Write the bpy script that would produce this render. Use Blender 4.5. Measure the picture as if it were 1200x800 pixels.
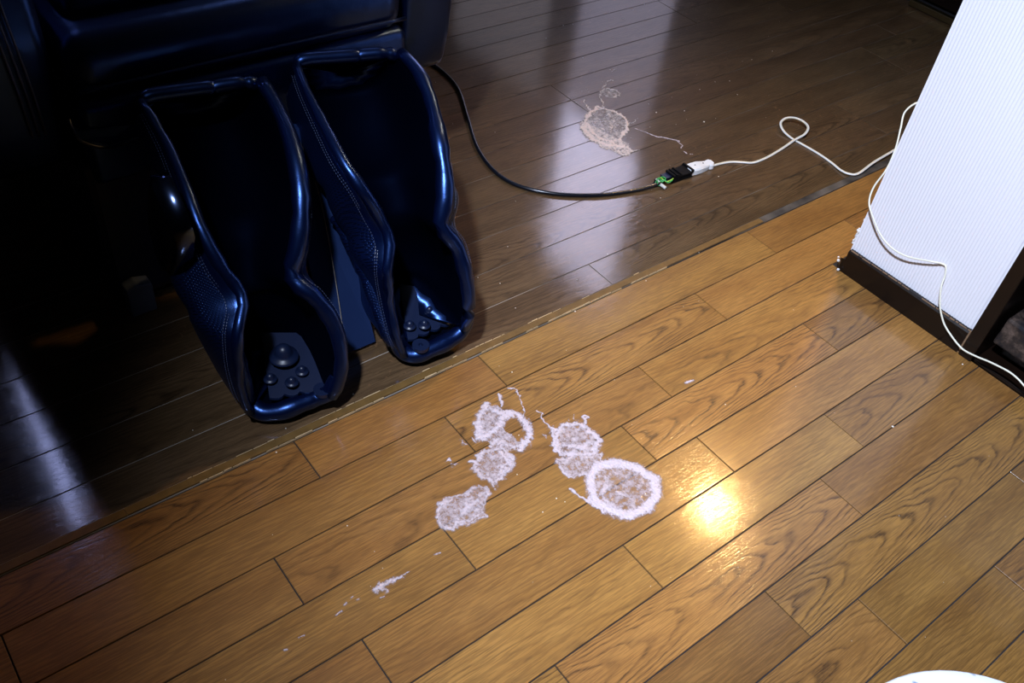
import bpy, bmesh, math, random
from mathutils import Vector, Matrix, noise as mnoise

for o in list(bpy.data.objects): bpy.data.objects.remove(o)
SC = bpy.context.scene
COL = SC.collection

# ------------------------------------------------------------------ camera
cd = bpy.data.cameras.new('camera'); cam = bpy.data.objects.new('camera', cd); COL.objects.link(cam)
cr, cu, cf = Vector((0.7891, -0.6060, 0.0999)), Vector((0.3663, 0.5949, 0.7155)), Vector((0.4930, 0.5280, -0.6915))
m = Matrix((cr, cu, -cf)).transposed().to_4x4(); m.translation = Vector((0.0000, -0.7565, 0.9845))
cam.matrix_world = m
cd.sensor_width = 36; cd.lens = 32.462; cd.clip_start = 0.02
SC.camera = cam

# ------------------------------------------------------------------ world, lights, exposure
w = bpy.data.worlds.new('world'); SC.world = w; w.use_nodes = True
w.node_tree.nodes['Background'].inputs[0].default_value = (0.5, 0.6, 1, 1)
w.node_tree.nodes['Background'].inputs[1].default_value = 0.02
SC.view_settings.view_transform = 'Standard'; SC.view_settings.look = 'None'
SC.view_settings.exposure = 0.0; SC.view_settings.gamma = 1.0
SC.view_settings.use_curve_mapping = False

def lamp_light(name, typ, loc, power, color, **kw):
    l = bpy.data.lights.new(name, typ); l.energy = power; l.color = color
    for k, v in kw.items(): setattr(l, k, v)
    o = bpy.data.objects.new(name, l); COL.objects.link(o); o.location = loc
    return o
def aim(o, target):
    o.rotation_euler = (Vector(target) - Vector(o.location)).to_track_quat('-Z', 'Y').to_euler()

# cool spotlight high above the near end of the room, aimed at the white pillar
spot = lamp_light('ceiling_spotlight', 'SPOT', (-0.30, -0.60, 2.00), 430, (0.70, 0.80, 1.0),
                  spot_size=math.radians(60), spot_blend=1.0, shadow_soft_size=0.05)
aim(spot, (1.12, -0.52, 0.05))
# faint cool area light high in the back room
back = lamp_light('back_room_light', 'AREA', (1.55, 1.9, 2.40), 2, (0.55, 0.68, 1.0), size=0.5)
back.rotation_euler = (0, 0, 0)

WL = 0.075                                   # width of one plank

# ------------------------------------------------------------------ node helpers
class NT:
    def __init__(s, name):
        s.m = bpy.data.materials.new(name); s.m.use_nodes = True
        s.t = s.m.node_tree; s.n = s.t.nodes; s.b = s.n['Principled BSDF']; s.out = s.n['Material Output']
    def new(s, typ, **kw):
        n = s.n.new(typ)
        for k, v in kw.items(): setattr(n, k, v)
        return n
    def link(s, a, b): s.t.links.new(a, b)
    def val(s, sock, v):
        if hasattr(v, 'links') or isinstance(v, bpy.types.NodeSocket): s.link(v, sock)
        else: sock.default_value = v
    def math(s, op, a, b=0.0, c=0.0, clamp=False):
        n = s.new('ShaderNodeMath', operation=op); n.use_clamp = clamp
        s.val(n.inputs[0], a); s.val(n.inputs[1], b); s.val(n.inputs[2], c)
        return n.outputs[0]
    def comb(s, x, y, z):
        n = s.new('ShaderNodeCombineXYZ'); s.val(n.inputs[0], x); s.val(n.inputs[1], y); s.val(n.inputs[2], z); return n.outputs[0]
    def noise(s, vec, scale=1.0, detail=2.0, rough=0.5):
        n = s.new('ShaderNodeTexNoise'); s.link(vec, n.inputs['Vector'])
        n.inputs['Scale'].default_value = scale; n.inputs['Detail'].default_value = detail; n.inputs['Roughness'].default_value = rough
        return n.outputs['Fac']
    def ramp(s, fac, stops):
        n = s.new('ShaderNodeValToRGB'); s.link(fac, n.inputs[0]); e = n.color_ramp.elements
        while len(e) < len(stops): e.new(0.5)
        for el, (p_, c) in zip(e, stops):
            el.position = p_; el.color = c if len(c) == 4 else (*c, 1)
        return n.outputs[0]
    def rampf(s, fac, stops): return s.ramp(fac, [(p_, (v, v, v, 1)) for p_, v in stops])
    def mix(s, fac, a, b, typ='MIX'):
        n = s.new('ShaderNodeMix', data_type='RGBA', blend_type=typ)
        s.val(n.inputs[0], fac); s.val(n.inputs[6], a if not isinstance(a, tuple) else (*a[:3], 1)); s.val(n.inputs[7], b if not isinstance(b, tuple) else (*b[:3], 1))
        return n.outputs[2]
    def bump(s, h, strength=0.3, dist=0.001):
        n = s.new('ShaderNodeBump'); s.link(h, n.inputs['Height']); n.inputs['Strength'].default_value = strength
        n.inputs['Distance'].default_value = dist; s.link(n.outputs[0], s.b.inputs['Normal']); return n
    def attr(s, name, typ='OBJECT'):
        n = s.new('ShaderNodeAttribute'); n.attribute_type = typ; n.attribute_name = name; return n

def plain(name, col, rough=0.5, metal=0.0, spec=0.5, coat=0.0, bumpy=0.0, bscale=200, vary=0.15):
    k = NT(name); tc = k.new('ShaderNodeTexCoord').outputs['Object']
    n = k.noise(tc, bscale * 0.2, 3)
    c = k.mix(n, tuple(v * (1 - vary) for v in col), tuple(min(1, v * (1 + vary)) for v in col))
    k.link(c, k.b.inputs['Base Color'])
    k.b.inputs['Roughness'].default_value = rough; k.b.inputs['Metallic'].default_value = metal
    k.b.inputs['Specular IOR Level'].default_value = spec; k.b.inputs['Coat Weight'].default_value = coat
    k.b.inputs['Coat Roughness'].default_value = 0.1
    if bumpy: k.bump(k.noise(tc, bscale, 3), bumpy, 0.0006)
    return k.m

def emit(name, col, strength):
    k = NT(name); k.b.inputs['Base Color'].default_value = (0.5, 0.5, 0.5, 1)
    k.b.inputs['Emission Color'].default_value = (*col, 1); k.b.inputs['Emission Strength'].default_value = strength
    return k.m

def wood_floor(name, light, mid, dark, rough, coat, coat_rough, wear=0.0, ringdark=0.75, scratch=0.2, lump=0.9, spec=0.35, flake=0.0):
    k = NT(name)
    tc = k.new('ShaderNodeTexCoord').outputs['Object']
    sx = k.new('ShaderNodeSeparateXYZ'); k.link(tc, sx.inputs[0]); u, v = sx.outputs[0], sx.outputs[1]
    rnd = k.attr('seed').outputs['Fac']; g = k.attr('cathedral').outputs['Fac']; tone = k.attr('tone').outputs['Fac']
    off = k.attr('heart').outputs['Fac']
    seed = k.math('MULTIPLY', rnd, 53.0)
    def nz(fu, fv, detail=2.0, extra=0.0):
        return k.noise(k.comb(k.math('MULTIPLY', u, fu), k.math('MULTIPLY', v, fv), k.math('ADD', seed, extra)), 1.0, detail)
    warp = k.math('SUBTRACT', nz(7, 22, 3.0), 0.5)
    warp2 = k.math('SUBTRACT', nz(30, 70, 3.0, 5.0), 0.5)
    vv = k.math('ADD', k.math('SUBTRACT', v, off), k.math('MULTIPLY', warp, 0.018))
    v2 = k.math('MULTIPLY', vv, vv)
    cath = k.math('ADD', k.math('MULTIPLY', v2, 4200.0), k.math('MULTIPLY', u, 17.0))
    strt = k.math('ADD', k.math('MULTIPLY', v, 165.0), k.math('MULTIPLY', u, 4.0))
    r = k.math('ADD', k.math('MULTIPLY', cath, g), k.math('MULTIPLY', strt, k.math('SUBTRACT', 1.0, g)))
    r = k.math('ADD', r, k.math('MULTIPLY', warp, 3.2)); r = k.math('ADD', r, k.math('MULTIPLY', warp2, 0.9))
    fr = k.math('FRACT', r)
    line = k.rampf(fr, [(0.0, 0.7), (0.08, 1.0), (0.26, 0.55), (0.48, 0.0), (0.88, 0.0), (1.0, 0.7)])
    pore = nz(32, 780, 2.0, 11.0)
    porel = k.rampf(pore, [(0.45, 0.0), (0.56, 1.0)])
    gate = k.math('MULTIPLY_ADD', g, 0.5, 0.5)
    lm = k.math('MULTIPLY', k.math('MULTIPLY', line, k.math('MULTIPLY_ADD', porel, 0.4, 0.6)), gate)
    lm = k.math('MULTIPLY', lm, k.rampf(nz(9, 30, 2.0, 17.0), [(0.30, 0.45), (0.55, 1.0)]))
    fine = k.math('MULTIPLY', porel, 0.36)
    dk = k.math('MAXIMUM', lm, fine)
    basec = k.mix(k.rampf(nz(5, 26, 4.0, 3.0), [(0.3, 0.0), (0.7, 1.0)]), mid, light)
    basec = k.mix(k.math('MULTIPLY', dk, ringdark), basec, dark)
    hsv = k.new('ShaderNodeHueSaturation'); k.link(basec, hsv.inputs['Color']); k.link(tone, hsv.inputs['Value'])
    k.link(k.math('MULTIPLY_ADD', k.math('SUBTRACT', rnd, 0.5), 0.009, 0.5), hsv.inputs['Hue'])
    col = hsv.outputs[0]
    geo = k.new('ShaderNodeNewGeometry').outputs['Position']
    sp = k.new('ShaderNodeSeparateXYZ'); k.link(geo, sp.inputs[0])
    # worn specks and dust over the whole room
    dust = k.rampf(k.noise(geo, 420.0, 2.0), [(0.70, 0.0), (0.76, 1.0)])
    patch = k.rampf(k.noise(geo, 4.5, 3.0), [(0.52, 0.0), (0.72, 1.0)])
    dm = k.math('MULTIPLY', dust, patch)
    col = k.mix(k.math('MULTIPLY', dm, 0.25 + wear), col, (0.34, 0.24, 0.17))
    if flake:      # patches where the dark varnish has flaked off, and pale scuffs
        fl1 = k.rampf(k.noise(geo, 95.0, 4.0, 0.65), [(0.60, 0.0), (0.66, 1.0)])
        fp = k.rampf(k.noise(geo, 3.1, 2.0), [(0.50, 0.0), (0.62, 1.0)])
        col = k.mix(k.math('MULTIPLY', k.math('MULTIPLY', fl1, fp), flake), col, (0.20, 0.105, 0.05))
    k.link(col, k.b.inputs['Base Color'])
    sm = k.noise(geo, 14.0, 4.0)
    sc1 = k.noise(k.comb(k.math('MULTIPLY', sp.outputs[0], 90.0), k.math('MULTIPLY', sp.outputs[1], 900.0), 0.0), 1.0, 2.0)
    k.link(k.math('MULTIPLY_ADD', sm, 0.16, rough - 0.08), k.b.inputs['Roughness'])
    k.b.inputs['Coat Weight'].default_value = coat
    k.link(k.math('MULTIPLY_ADD', sm, 0.10, k.math('MULTIPLY_ADD', dm, 0.3, coat_rough - 0.05)), k.b.inputs['Coat Roughness'])
    k.b.inputs['Specular IOR Level'].default_value = spec
    h = k.math('ADD', k.math('MULTIPLY', dk, -0.8), k.math('MULTIPLY', sc1, scratch))
    h = k.math('ADD', h, k.math('MULTIPLY', k.noise(geo, 55.0, 3.0), lump))
    bn = k.bump(h, 0.35, 0.00035)
    b2 = k.new('ShaderNodeBump'); b2.inputs['Strength'].default_value = 0.35 if lump > 0.5 else 0.2; b2.inputs['Distance'].default_value = 0.00022
    k.link(h, b2.inputs['Height']); k.link(b2.outputs[0], k.b.inputs['Coat Normal'])
    return k.m

def leather(name, col, rough=0.3, perf=False, spec=0.5, sheen=0.0):
    k = NT(name); tc = k.new('ShaderNodeTexCoord').outputs['Object']
    n = k.noise(tc, 9.0, 3)
    c = k.mix(n, tuple(v * 0.8 for v in col), tuple(v * 1.2 for v in col))
    big = k.noise(tc, 22.0, 2.0); fine = k.noise(tc, 420.0, 3.0)
    h = k.math('ADD', k.math('MULTIPLY', fine, 0.30), k.math('MULTIPLY', big, 2.6))
    if perf:
        mp = k.new('ShaderNodeMapping'); mp.inputs['Rotation'].default_value = (0.6, 0.0, 0.5); k.link(tc, mp.inputs[0])
        s3 = k.new('ShaderNodeSeparateXYZ'); k.link(mp.outputs[0], s3.inputs[0])
        F = 2 * math.pi / 0.0042
        a = k.math('SINE', k.math('MULTIPLY', k.math('ADD', s3.outputs[0], s3.outputs[1]), F))
        b = k.math('SINE', k.math('MULTIPLY', s3.outputs[2], F))
        d = k.rampf(k.math('MULTIPLY', a, b), [(0.25, 0.0), (0.6, 1.0)])
        h = k.math('SUBTRACT', h, k.math('MULTIPLY', d, 2.0))
        c = k.mix(d, c, (0.0005, 0.0005, 0.001))
    k.link(c, k.b.inputs['Base Color'])
    k.b.inputs['Roughness'].default_value = rough; k.b.inputs['Specular IOR Level'].default_value = spec
    k.b.inputs['Specular Tint'].default_value = (0.16, 0.34, 1.0, 1); k.b.inputs['IOR'].default_value = 1.75 if spec > 0.6 else 1.5
    k.bump(h, 0.5, 0.0008)
    return k.m

M = {}
M['front'] = wood_floor('honey_oak', (0.360, 0.179, 0.046), (0.260, 0.120, 0.029), (0.024, 0.010, 0.006), 0.42, 0.6, 0.10, ringdark=0.95)
M['back'] = wood_floor('walnut_oak', (0.150, 0.090, 0.044), (0.095, 0.055, 0.026), (0.014, 0.008, 0.004), 0.40, 0.9, 0.07, wear=0.45, ringdark=0.92, scratch=0.5, lump=0.35, spec=0.12, flake=0.7)
M['gap'] = plain('groove_dirt', (0.012, 0.011, 0.014), 0.8)
k = NT('groove_dust'); tc = k.new('ShaderNodeNewGeometry').outputs['Position']; sx = k.new('ShaderNodeSeparateXYZ'); k.link(tc, sx.inputs[0])
dd = k.math('ADD', k.rampf(sx.outputs[0], [(0.55, 1.0), (0.95, 0.15)]), k.math('MULTIPLY', k.math('SUBTRACT', k.noise(tc, 9.0, 3.0), 0.5), 1.6))
k.link(k.mix(k.math('MULTIPLY', dd, 1.0, clamp=True), (0.010, 0.008, 0.007), (0.34, 0.29, 0.24)), k.b.inputs['Base Color']); k.b.inputs['Roughness'].default_value = 0.9; M['gapdust'] = k.m
M['strip'] = plain('worn_strip_wood', (0.15, 0.082, 0.024), 0.45, coat=0.0, spec=0.3, bumpy=0.3, bscale=300, vary=0.4)
M['strip_edge'] = plain('bare_edge_wood', (0.62, 0.44, 0.24), 0.6, bscale=260, vary=0.5)
M['leather'] = leather('navy_black_leather', (0.0005, 0.0018, 0.014), 0.31, spec=1.0)
M['perf'] = leather('perforated_leather', (0.0015, 0.004, 0.024), 0.36, perf=True, spec=1.0)
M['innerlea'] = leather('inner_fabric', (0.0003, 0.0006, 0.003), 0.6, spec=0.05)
M['panel'] = leather('woven_panel', (0.011, 0.022, 0.070), 0.75, spec=0.3)
M['thread'] = plain('pale_thread', (0.25, 0.22, 0.20), 0.6)
M['stitch'] = plain('blue_thread', (0.06, 0.08, 0.16), 0.4)
M['plastic'] = plain('navy_plastic', (0.006, 0.012, 0.040), 0.38, spec=0.5)
M['chrome'] = plain('chrome', (0.07, 0.10, 0.20), 0.16, metal=1.0, vary=0.05)
M['greyplastic'] = plain('grey_blue_plastic', (0.10, 0.13, 0.20), 0.45)
M['blackcord'] = plain('black_cord_rubber', (0.006, 0.008, 0.014), 0.22, spec=0.6)
M['whitecord'] = plain('white_cord_vinyl', (0.80, 0.80, 0.80), 0.38, vary=0.04)
M['creamcord'] = plain('cream_cord_vinyl', (0.78, 0.75, 0.62), 0.38, vary=0.06)
M['white'] = plain('white_plastic', (0.85, 0.86, 0.88), 0.35, vary=0.03)
M['tape'] = plain('black_tape', (0.004, 0.004, 0.005), 0.6, spec=0.15, bumpy=0.6, bscale=300)
M['green'] = plain('green_wire', (0.05, 0.42, 0.10), 0.35)
M['yellowgreen'] = plain('lime_wire', (0.45, 0.70, 0.08), 0.35)
M['ceramic'] = plain('pale_ceramic', (0.62, 0.60, 0.55), 0.3)
M['paper'] = plain('white_wallpaper', (0.76, 0.745, 0.79), 0.75, bumpy=0.25, bscale=900, vary=0.02)
M['plaster'] = plain('crumbling_plaster', (0.72, 0.70, 0.68), 0.9, bumpy=0.5, bscale=300)
M['base'] = plain('dark_stained_wood', (0.007, 0.0035, 0.0022), 0.30, spec=0.25, coat=0.15, bumpy=0.2, bscale=120, vary=0.4)
M['rawedge'] = plain('chipped_wood_edge', (0.22, 0.13, 0.07), 0.7, vary=0.6, bscale=400)
M['wallb'] = plain('brown_wall_panel', (0.022, 0.014, 0.010), 0.6)
M['ceil'] = plain('ceiling_board', (0.10, 0.085, 0.07), 0.8)
M['scuffed'] = NT('scuffed_dark_wood')
k = M['scuffed']; tc = k.new('ShaderNodeTexCoord').outputs['Object']
k.link(k.ramp(k.noise(tc, 38.0, 5.0, 0.7), [(0.36, (0.006, 0.006, 0.009)), (0.50, (0.026, 0.018, 0.015)), (0.68, (0.11, 0.075, 0.060))]), k.b.inputs['Base Color'])
k.b.inputs['Roughness'].default_value = 0.45; k.bump(k.noise(tc, 60.0, 5.0), 0.7, 0.002); M['scuffed'] = k.m
M['brass'] = plain('dull_brass', (0.35, 0.27, 0.12), 0.35, metal=1.0)

# ------------------------------------------------------------------ object helpers
def tag(o, label=None, cat=None, group=None, kind=None):
    if label: o['label'] = label
    if cat: o['category'] = cat
    if group: o['group'] = group
    if kind: o['kind'] = kind
    return o
def empty(name, loc, **kw):
    o = bpy.data.objects.new(name, None); COL.objects.link(o); o.location = loc; o.empty_display_size = 0.02
    return tag(o, **kw)
def link(name, me, mat=None, parent=None, loc=None, smooth=False):
    """origin at loc (world); vertices are given in world coordinates"""
    if loc is not None: me.transform(Matrix.Translation(-Vector(loc)))
    o = bpy.data.objects.new(name, me); COL.objects.link(o)
    if mat:
        for mm in (mat if isinstance(mat, (list, tuple)) else [mat]): me.materials.append(mm)
    if smooth:
        for f in me.polygons: f.use_smooth = True
    pw = Vector((0, 0, 0)); q = parent
    while q is not None: pw += q.location; q = q.parent
    if parent is not None: o.parent = parent
    o.location = Vector(loc if loc is not None else (0, 0, 0)) - pw
    return o
def mesh(verts, faces):
    me = bpy.data.meshes.new('mesh'); me.from_pydata([tuple(v) for v in verts], [], faces); me.update(); return me
def bm_mesh(bm):
    bmesh.ops.recalc_face_normals(bm, faces=bm.faces)
    me = bpy.data.meshes.new('mesh'); bm.to_mesh(me); bm.free(); return me
def box_bm(x0, x1, y0, y1, z0, z1, bev=0.0, seg=2, bm=None):
    own = bm is None
    if own: bm = bmesh.new()
    vs = bmesh.ops.create_cube(bm, size=1.0)['verts']
    for v in vs: v.co = Vector(((x0 + x1) / 2 + v.co.x * (x1 - x0), (y0 + y1) / 2 + v.co.y * (y1 - y0), (z0 + z1) / 2 + v.co.z * (z1 - z0)))
    if bev:
        es = list({e for v in vs for e in v.link_edges})
        bmesh.ops.bevel(bm, geom=es, offset=bev, segments=seg, affect='EDGES', profile=0.5)
    return bm
def box(name, x0, x1, y0, y1, z0, z1, mat, parent=None, bev=0.0, seg=2, smooth=False):
    return link(name, bm_mesh(box_bm(x0, x1, y0, y1, z0, z1, bev, seg)), mat, parent, ((x0 + x1) / 2, (y0 + y1) / 2, z0), smooth)
def catmull(pts, n=6, closed=False):
    P = [Vector(p_) for p_ in pts]; out = []; N = len(P)
    for i in range(N if closed else N - 1):
        if closed: a, b, c, d = P[i - 1], P[i], P[(i + 1) % N], P[(i + 2) % N]
        else: a, b, c, d = P[max(i - 1, 0)], P[i], P[i + 1], P[min(i + 2, N - 1)]
        for j in range(n):
            t = j / n
            out.append(0.5 * ((2 * b) + (c - a) * t + (2 * a - 5 * b + 4 * c - d) * t * t + (3 * b - a - 3 * c + d) * t ** 3))
    if not closed: out.append(P[-1].copy())
    return out
def tube_mesh(pts, r, seg=10, flat=1.0, radii=None, flatdir=None, wob=0.0):
    """tube; flat<1 squashes along the 'up' frame vector (twin flat cord)"""
    N = len(pts); verts = []; faces = []
    up = Vector((0, 0, 1)) if flatdir is None else Vector(flatdir)
    for i, p_ in enumerate(pts):
        t = (pts[min(i + 1, N - 1)] - pts[max(i - 1, 0)]).normalized()
        s = t.cross(up)
        if s.length < 1e-4: s = t.cross(Vector((0, 1, 0)))
        s.normalize(); n_ = s.cross(t).normalized()
        rr = radii[i] if radii else r
        if wob: rr *= 1 + wob * mnoise.noise(p_ * 60)
        for j in range(seg):
            a = 2 * math.pi * j / seg
            verts.append(p_ + s * (math.cos(a) * rr) + n_ * (math.sin(a) * rr * flat))
    for i in range(N - 1):
        for j in range(seg):
            faces.append((i * seg + j, i * seg + (j + 1) % seg, (i + 1) * seg + (j + 1) % seg, (i + 1) * seg + j))
    faces.append(tuple(range(seg - 1, -1, -1))); faces.append(tuple((N - 1) * seg + j for j in range(seg)))
    return mesh(verts, faces)
def tube(name, pts, r, mat, parent=None, seg=10, n=6, loc=None, **kw):
    P = catmull(pts, n)
    return link(name, tube_mesh(P, r, seg, **kw), mat, parent, loc if loc else tuple(P[0]), True)
def prism(name, poly, axis, a, b, mat, parent=None, bev=0.0, smooth=False):
    """poly: 2D points; extruded along axis 0/1/2 from a to b"""
    def mk(p_, c):
        v = list(p_); v.insert(axis, c); return Vector(v)
    bm = bmesh.new(); n = len(poly)
    A = [bm.verts.new(mk(p_, a)) for p_ in poly]; B = [bm.verts.new(mk(p_, b)) for p_ in poly]
    bm.faces.new(A); bm.faces.new(B[::-1])
    for i in range(n): bm.faces.new((A[i], B[i], B[(i + 1) % n], A[(i + 1) % n]))
    bmesh.ops.recalc_face_normals(bm, faces=bm.faces)
    if bev: bmesh.ops.bevel(bm, geom=list(bm.edges), offset=bev, segments=3, affect='EDGES', profile=0.5)
    c = sum(((v.co) for v in bm.verts), Vector()) / len(bm.verts)
    return link(name, bm_mesh(bm), mat, parent, tuple(c), smooth)

# ------------------------------------------------------------------ the floor: every plank its own piece
floor = box('floor', -1.6, 1.9, -2.6, 0.0, -0.06, -0.0025, M['gap']); tag(floor, kind='structure')
floor2 = box('floor', -1.6, 2.75, 0.0, 3.2, -0.06, -0.0007, M['gapdust']); tag(floor2, kind='structure')
def plank(parent, u0, u1, v0, v1, mat, gap, cath, tone, heart, dz=0.0, bev=0.0005):
    z0 = -0.0035
    bm = bmesh.new(); g = gap / 2
    x0, x1, y0, y1, zt = u0 + g, u1 - g, v0 + g, v1 - g, dz
    ring = lambda i, z: [bm.verts.new((x0 + i, y0 + i, z)), bm.verts.new((x1 - i, y0 + i, z)), bm.verts.new((x1 - i, y1 - i, z)), bm.verts.new((x0 + i, y1 - i, z))]
    A = ring(0, z0); B = ring(0, zt - bev); C = ring(bev, zt)
    bm.faces.new(C)
    for P, Q in ((A, B), (B, C)):
        for i in range(4): bm.faces.new((P[i], P[(i + 1) % 4], Q[(i + 1) % 4], Q[i]))
    o = link('floor_plank', bm_mesh(bm), mat, parent, ((u0 + u1) / 2, (v0 + v1) / 2, 0))
    o['seed'] = random.random(); o['cathedral'] = float(cath); o['tone'] = float(tone); o['heart'] = float(heart)
    return o
random.seed(7)
W = WL
XR = 1.316
# joints (in plank widths along the boards) for each row counted from the strip towards the camera
JT = {0: [-6, -1.2, 4.42, 8.52, 16.66, 24], 1: [-9, -0.81, 7.03, 13.83, 19.3, 24], 2: [-5, 3.02, 11.13, 17.55],
      3: [-8, -2, 5.60, 9.74, 15.21, 17.55], 4: [-6, -1, 3.45, 10.79, 17.55], 5: [-9, -3, 2.0, 7.95, 13.44, 17.55],
      6: [-7, -1, 5.62, 12.06, 17.55], 7: [-9, -3, 3.2, 9.34, 17.55], 8: [-5, 1.0, 5.5, 10.56, 15.4, 17.55],
      9: [-8, -2, 4, 8.0, 13.17, 17.55], 10: [-6, 0, 6.2, 11.0, 16.2, 17.55], 11: [-8, -1, 5, 9.6, 14, 17.55],
      12: [-5, 2, 7.4, 12.6, 17.55], 13: [-7, 0, 6, 11, 17.55], 14: [-6, 1, 8, 13, 17.55]}
# look of single boards: (row, index) -> (cathedral, tone, heart offset)
LOOK = {(0, 1): (0.9, 0.85, 0.012), (0, 2): (0.1, 1.0, 0), (0, 3): (0.35, 1.02, -0.03), (0, 4): (0.1, 0.95, 0),
        (1, 1): (0.05, 0.95, 0), (1, 2): (0.95, 1.05, 0.004), (1, 3): (0.15, 1.1, 0), (2, 0): (0.0, 0.9, 0), (2, 1): (0.35, 0.98, 0.02), (2, 2): (0.5, 1.12, 0.0),
        (3, 1): (0.15, 0.95, 0), (3, 2): (0.12, 1.05, 0), (3, 3): (1.0, 1.15, 0.0), (3, 4): (0.9, 0.9, 0.0),
        (4, 2): (0.15, 0.95, 0), (4, 3): (0.1, 1.1, 0), (5, 3): (0.15, 1.1, 0), (5, 2): (0.3, 1.1, 0), (5, 4): (0.7, 0.95, 0.01),
        (6, 1): (0.9, 1.15, -0.006), (6, 2): (0.9, 1.12, 0.0), (6, 3): (0.2, 0.85, 0.0), (7, 2): (0.1, 0.72, 0), (7, 3): (1.0, 1.05, 0.0),
        (8, 2): (0.8, 0.95, 0), (8, 3): (0.1, 0.85, 0), (8, 4): (0.3, 0.7, 0), (9, 3): (0.2, 0.8, 0), (9, 4): (0.8, 0.85, 0)}
for r_, js in JT.items():
    for i in range(len(js) - 1):
        c_, t_, h_ = LOOK.get((r_, i), (random.choice([0.1, 0.2, 0.8]), random.uniform(0.85, 1.1), random.uniform(-0.02, 0.02)))
        top = -r_ * W if r_ else -0.0015
        if r_ >= 7: t_ *= 0.9
        plank(floor, js[i] * W, js[i + 1] * W, -(r_ + 1) * W, top, M['front'], 0.0017, c_, t_, h_, random.uniform(-0.0002, 0.0002))
VB = [0.19, 1.02, 2.0, 3.0, 3.98, 4.98, 5.87, 6.89, 7.85, 8.79, 9.76, 10.69, 11.62, 12.53, 13.5, 14.45, 15.4, 16.4, 17.35, 18.3, 19.3, 20.2, 21.2, 22.1, 23.1, 24.0, 25.0, 26, 27, 28, 29, 30, 31]
BJ = [[-12, 12.4, 28], [-3, 24], [-3, 24], [-7, 28], [-7, 28], [-10, 30], [-8, 16.85], [-8, 16.85]]
for i in range(len(VB) - 1):
    js = [-20] + BJ[i % 8] + [36]; js = sorted(set(min(j, 36) for j in js))
    for a, b in zip(js[:-1], js[1:]):
        plank(floor2, a * W, b * W, VB[i] * W, VB[i + 1] * W, M['back'], 0.0014, random.choice([0.05, 0.1, 0.35, 0.75, 0.9]), random.uniform(0.88, 1.08), random.uniform(-0.025, 0.025), random.uniform(-0.0002, 0.0002), 0.0004)

# strip between the two floors
strip = empty('trim_1', (0.6, 0.007, 0)); tag(strip, kind='structure')
def strip_piece(x0, x1, w0, w1, z):
    prism('strip_piece', [(0.0010, -0.002), (0.0010, z), (w1 - 0.001, z), (w1, -0.002)], 0, x0, x1, M['strip'], strip)
for x0, x1, z in ((-0.9, 0.108, 0.0018), (0.1085, 0.86, 0.0022), (0.8604, 1.30, 0.0016)): strip_piece(x0, x1, 0, 0.0135, z)
def ragged(x0, x1, y, wd, z, cover, seed):
    random.seed(seed); v = []; f = []
    x = x0
    while x < x1:
        L_ = random.uniform(0.006, 0.03)
        if random.random() < cover:
            ya = y + random.uniform(-0.0005, 0.0005); ww = wd * random.uniform(0.5, 1.2); n0 = len(v)
            v += [(x, ya, -0.001), (x + L_, ya, -0.001), (x + L_, ya + ww, -0.001), (x, ya + ww, -0.001),
                  (x + 0.001, ya, z), (x + L_ - 0.001, ya, z), (x + L_ - 0.001, ya + ww, z), (x + 0.001, ya + ww, z)]
            f += [(n0 + 4, n0 + 5, n0 + 6, n0 + 7), (n0, n0 + 1, n0 + 5, n0 + 4), (n0 + 1, n0 + 2, n0 + 6, n0 + 5), (n0 + 2, n0 + 3, n0 + 7, n0 + 6), (n0 + 3, n0, n0 + 4, n0 + 7)]
        x += L_
    return mesh(v, f)
e_ = link('worn_edge', ragged(0.20, 1.02, -0.0008, 0.0011, 0.0026, 0.86, 3), M['strip_edge'], strip, (0.6, 0, 0))
e_ = link('worn_edge', ragged(0.12, 0.98, 0.0128, 0.0009, 0.0022, 0.6, 5), M['strip_edge'], strip, (0.6, 0.013, 0))

# ------------------------------------------------------------------ the room shell
def shell(name, *a, mat='wallb'): return tag(box(name, *a, M[mat]), kind='structure')
shell('wall_left', -1.70, -1.6, -2.6, 3.2, -0.06, 2.55)
shell('wall_back', -1.7, 2.85, 3.2, 3.3, -0.06, 2.55)
shell('wall_front', -1.7, 2.0, -2.7, -2.6, -0.06, 2.55)
shell('ceiling', -1.7, 2.95, -2.7, 3.3, 2.55, 2.65, mat='ceil')
shell('wall_near', 1.9, 2.0, -2.6, -0.33, -0.06, 2.55)
# right wall of the back room with the big window in it
shell('wall_right', 2.75, 2.85, -0.33, 1.54, -0.06, 2.55)
WY0, WY1 = 1.54, 3.02
shell('wall_right', 2.75, 2.85, WY0, WY1, 2.12, 2.55)
shell('wall_right', 2.75, 2.85, WY1, 3.2, -0.06, 2.55)
shell('wall_right', 2.75, 2.85, WY0, WY1, -0.06, 0.25)
win = empty('window_1', (2.80, (WY0 + WY1) / 2, 0.25)); tag(win, kind='structure')
M['pane'] = emit('bright_daylight_pane', (0.74, 0.72, 1.0), 8.0)
M['panelow'] = emit('frosted_lower_pane', (0.80, 0.74, 1.0), 1.1)
M['panedim'] = emit('curtained_pane', (0.85, 0.78, 0.90), 0.5)
YM = 2.12
box('pane', 2.79, 2.80, WY0, YM - 0.03, 1.22, 2.12, M['pane'], win)
box('frosted_pane', 2.79, 2.80, WY0, YM - 0.03, 0.25, 1.18, M['panelow'], win)
box('frosted_pane', 2.79, 2.80, YM + 0.14, WY1, 0.25, 1.3, M['panedim'], win)
box('upper_pane', 2.79, 2.80, YM + 0.14, WY1, 1.34, 2.12, M['base'], win)
box('window_frame', 2.765, 2.81, YM - 0.03, YM + 0.14, 0.25, 2.12, M['base'], win)
box('window_bar', 2.77, 2.80, WY0, YM - 0.03, 1.18, 1.22, M['greyplastic'], win)
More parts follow.
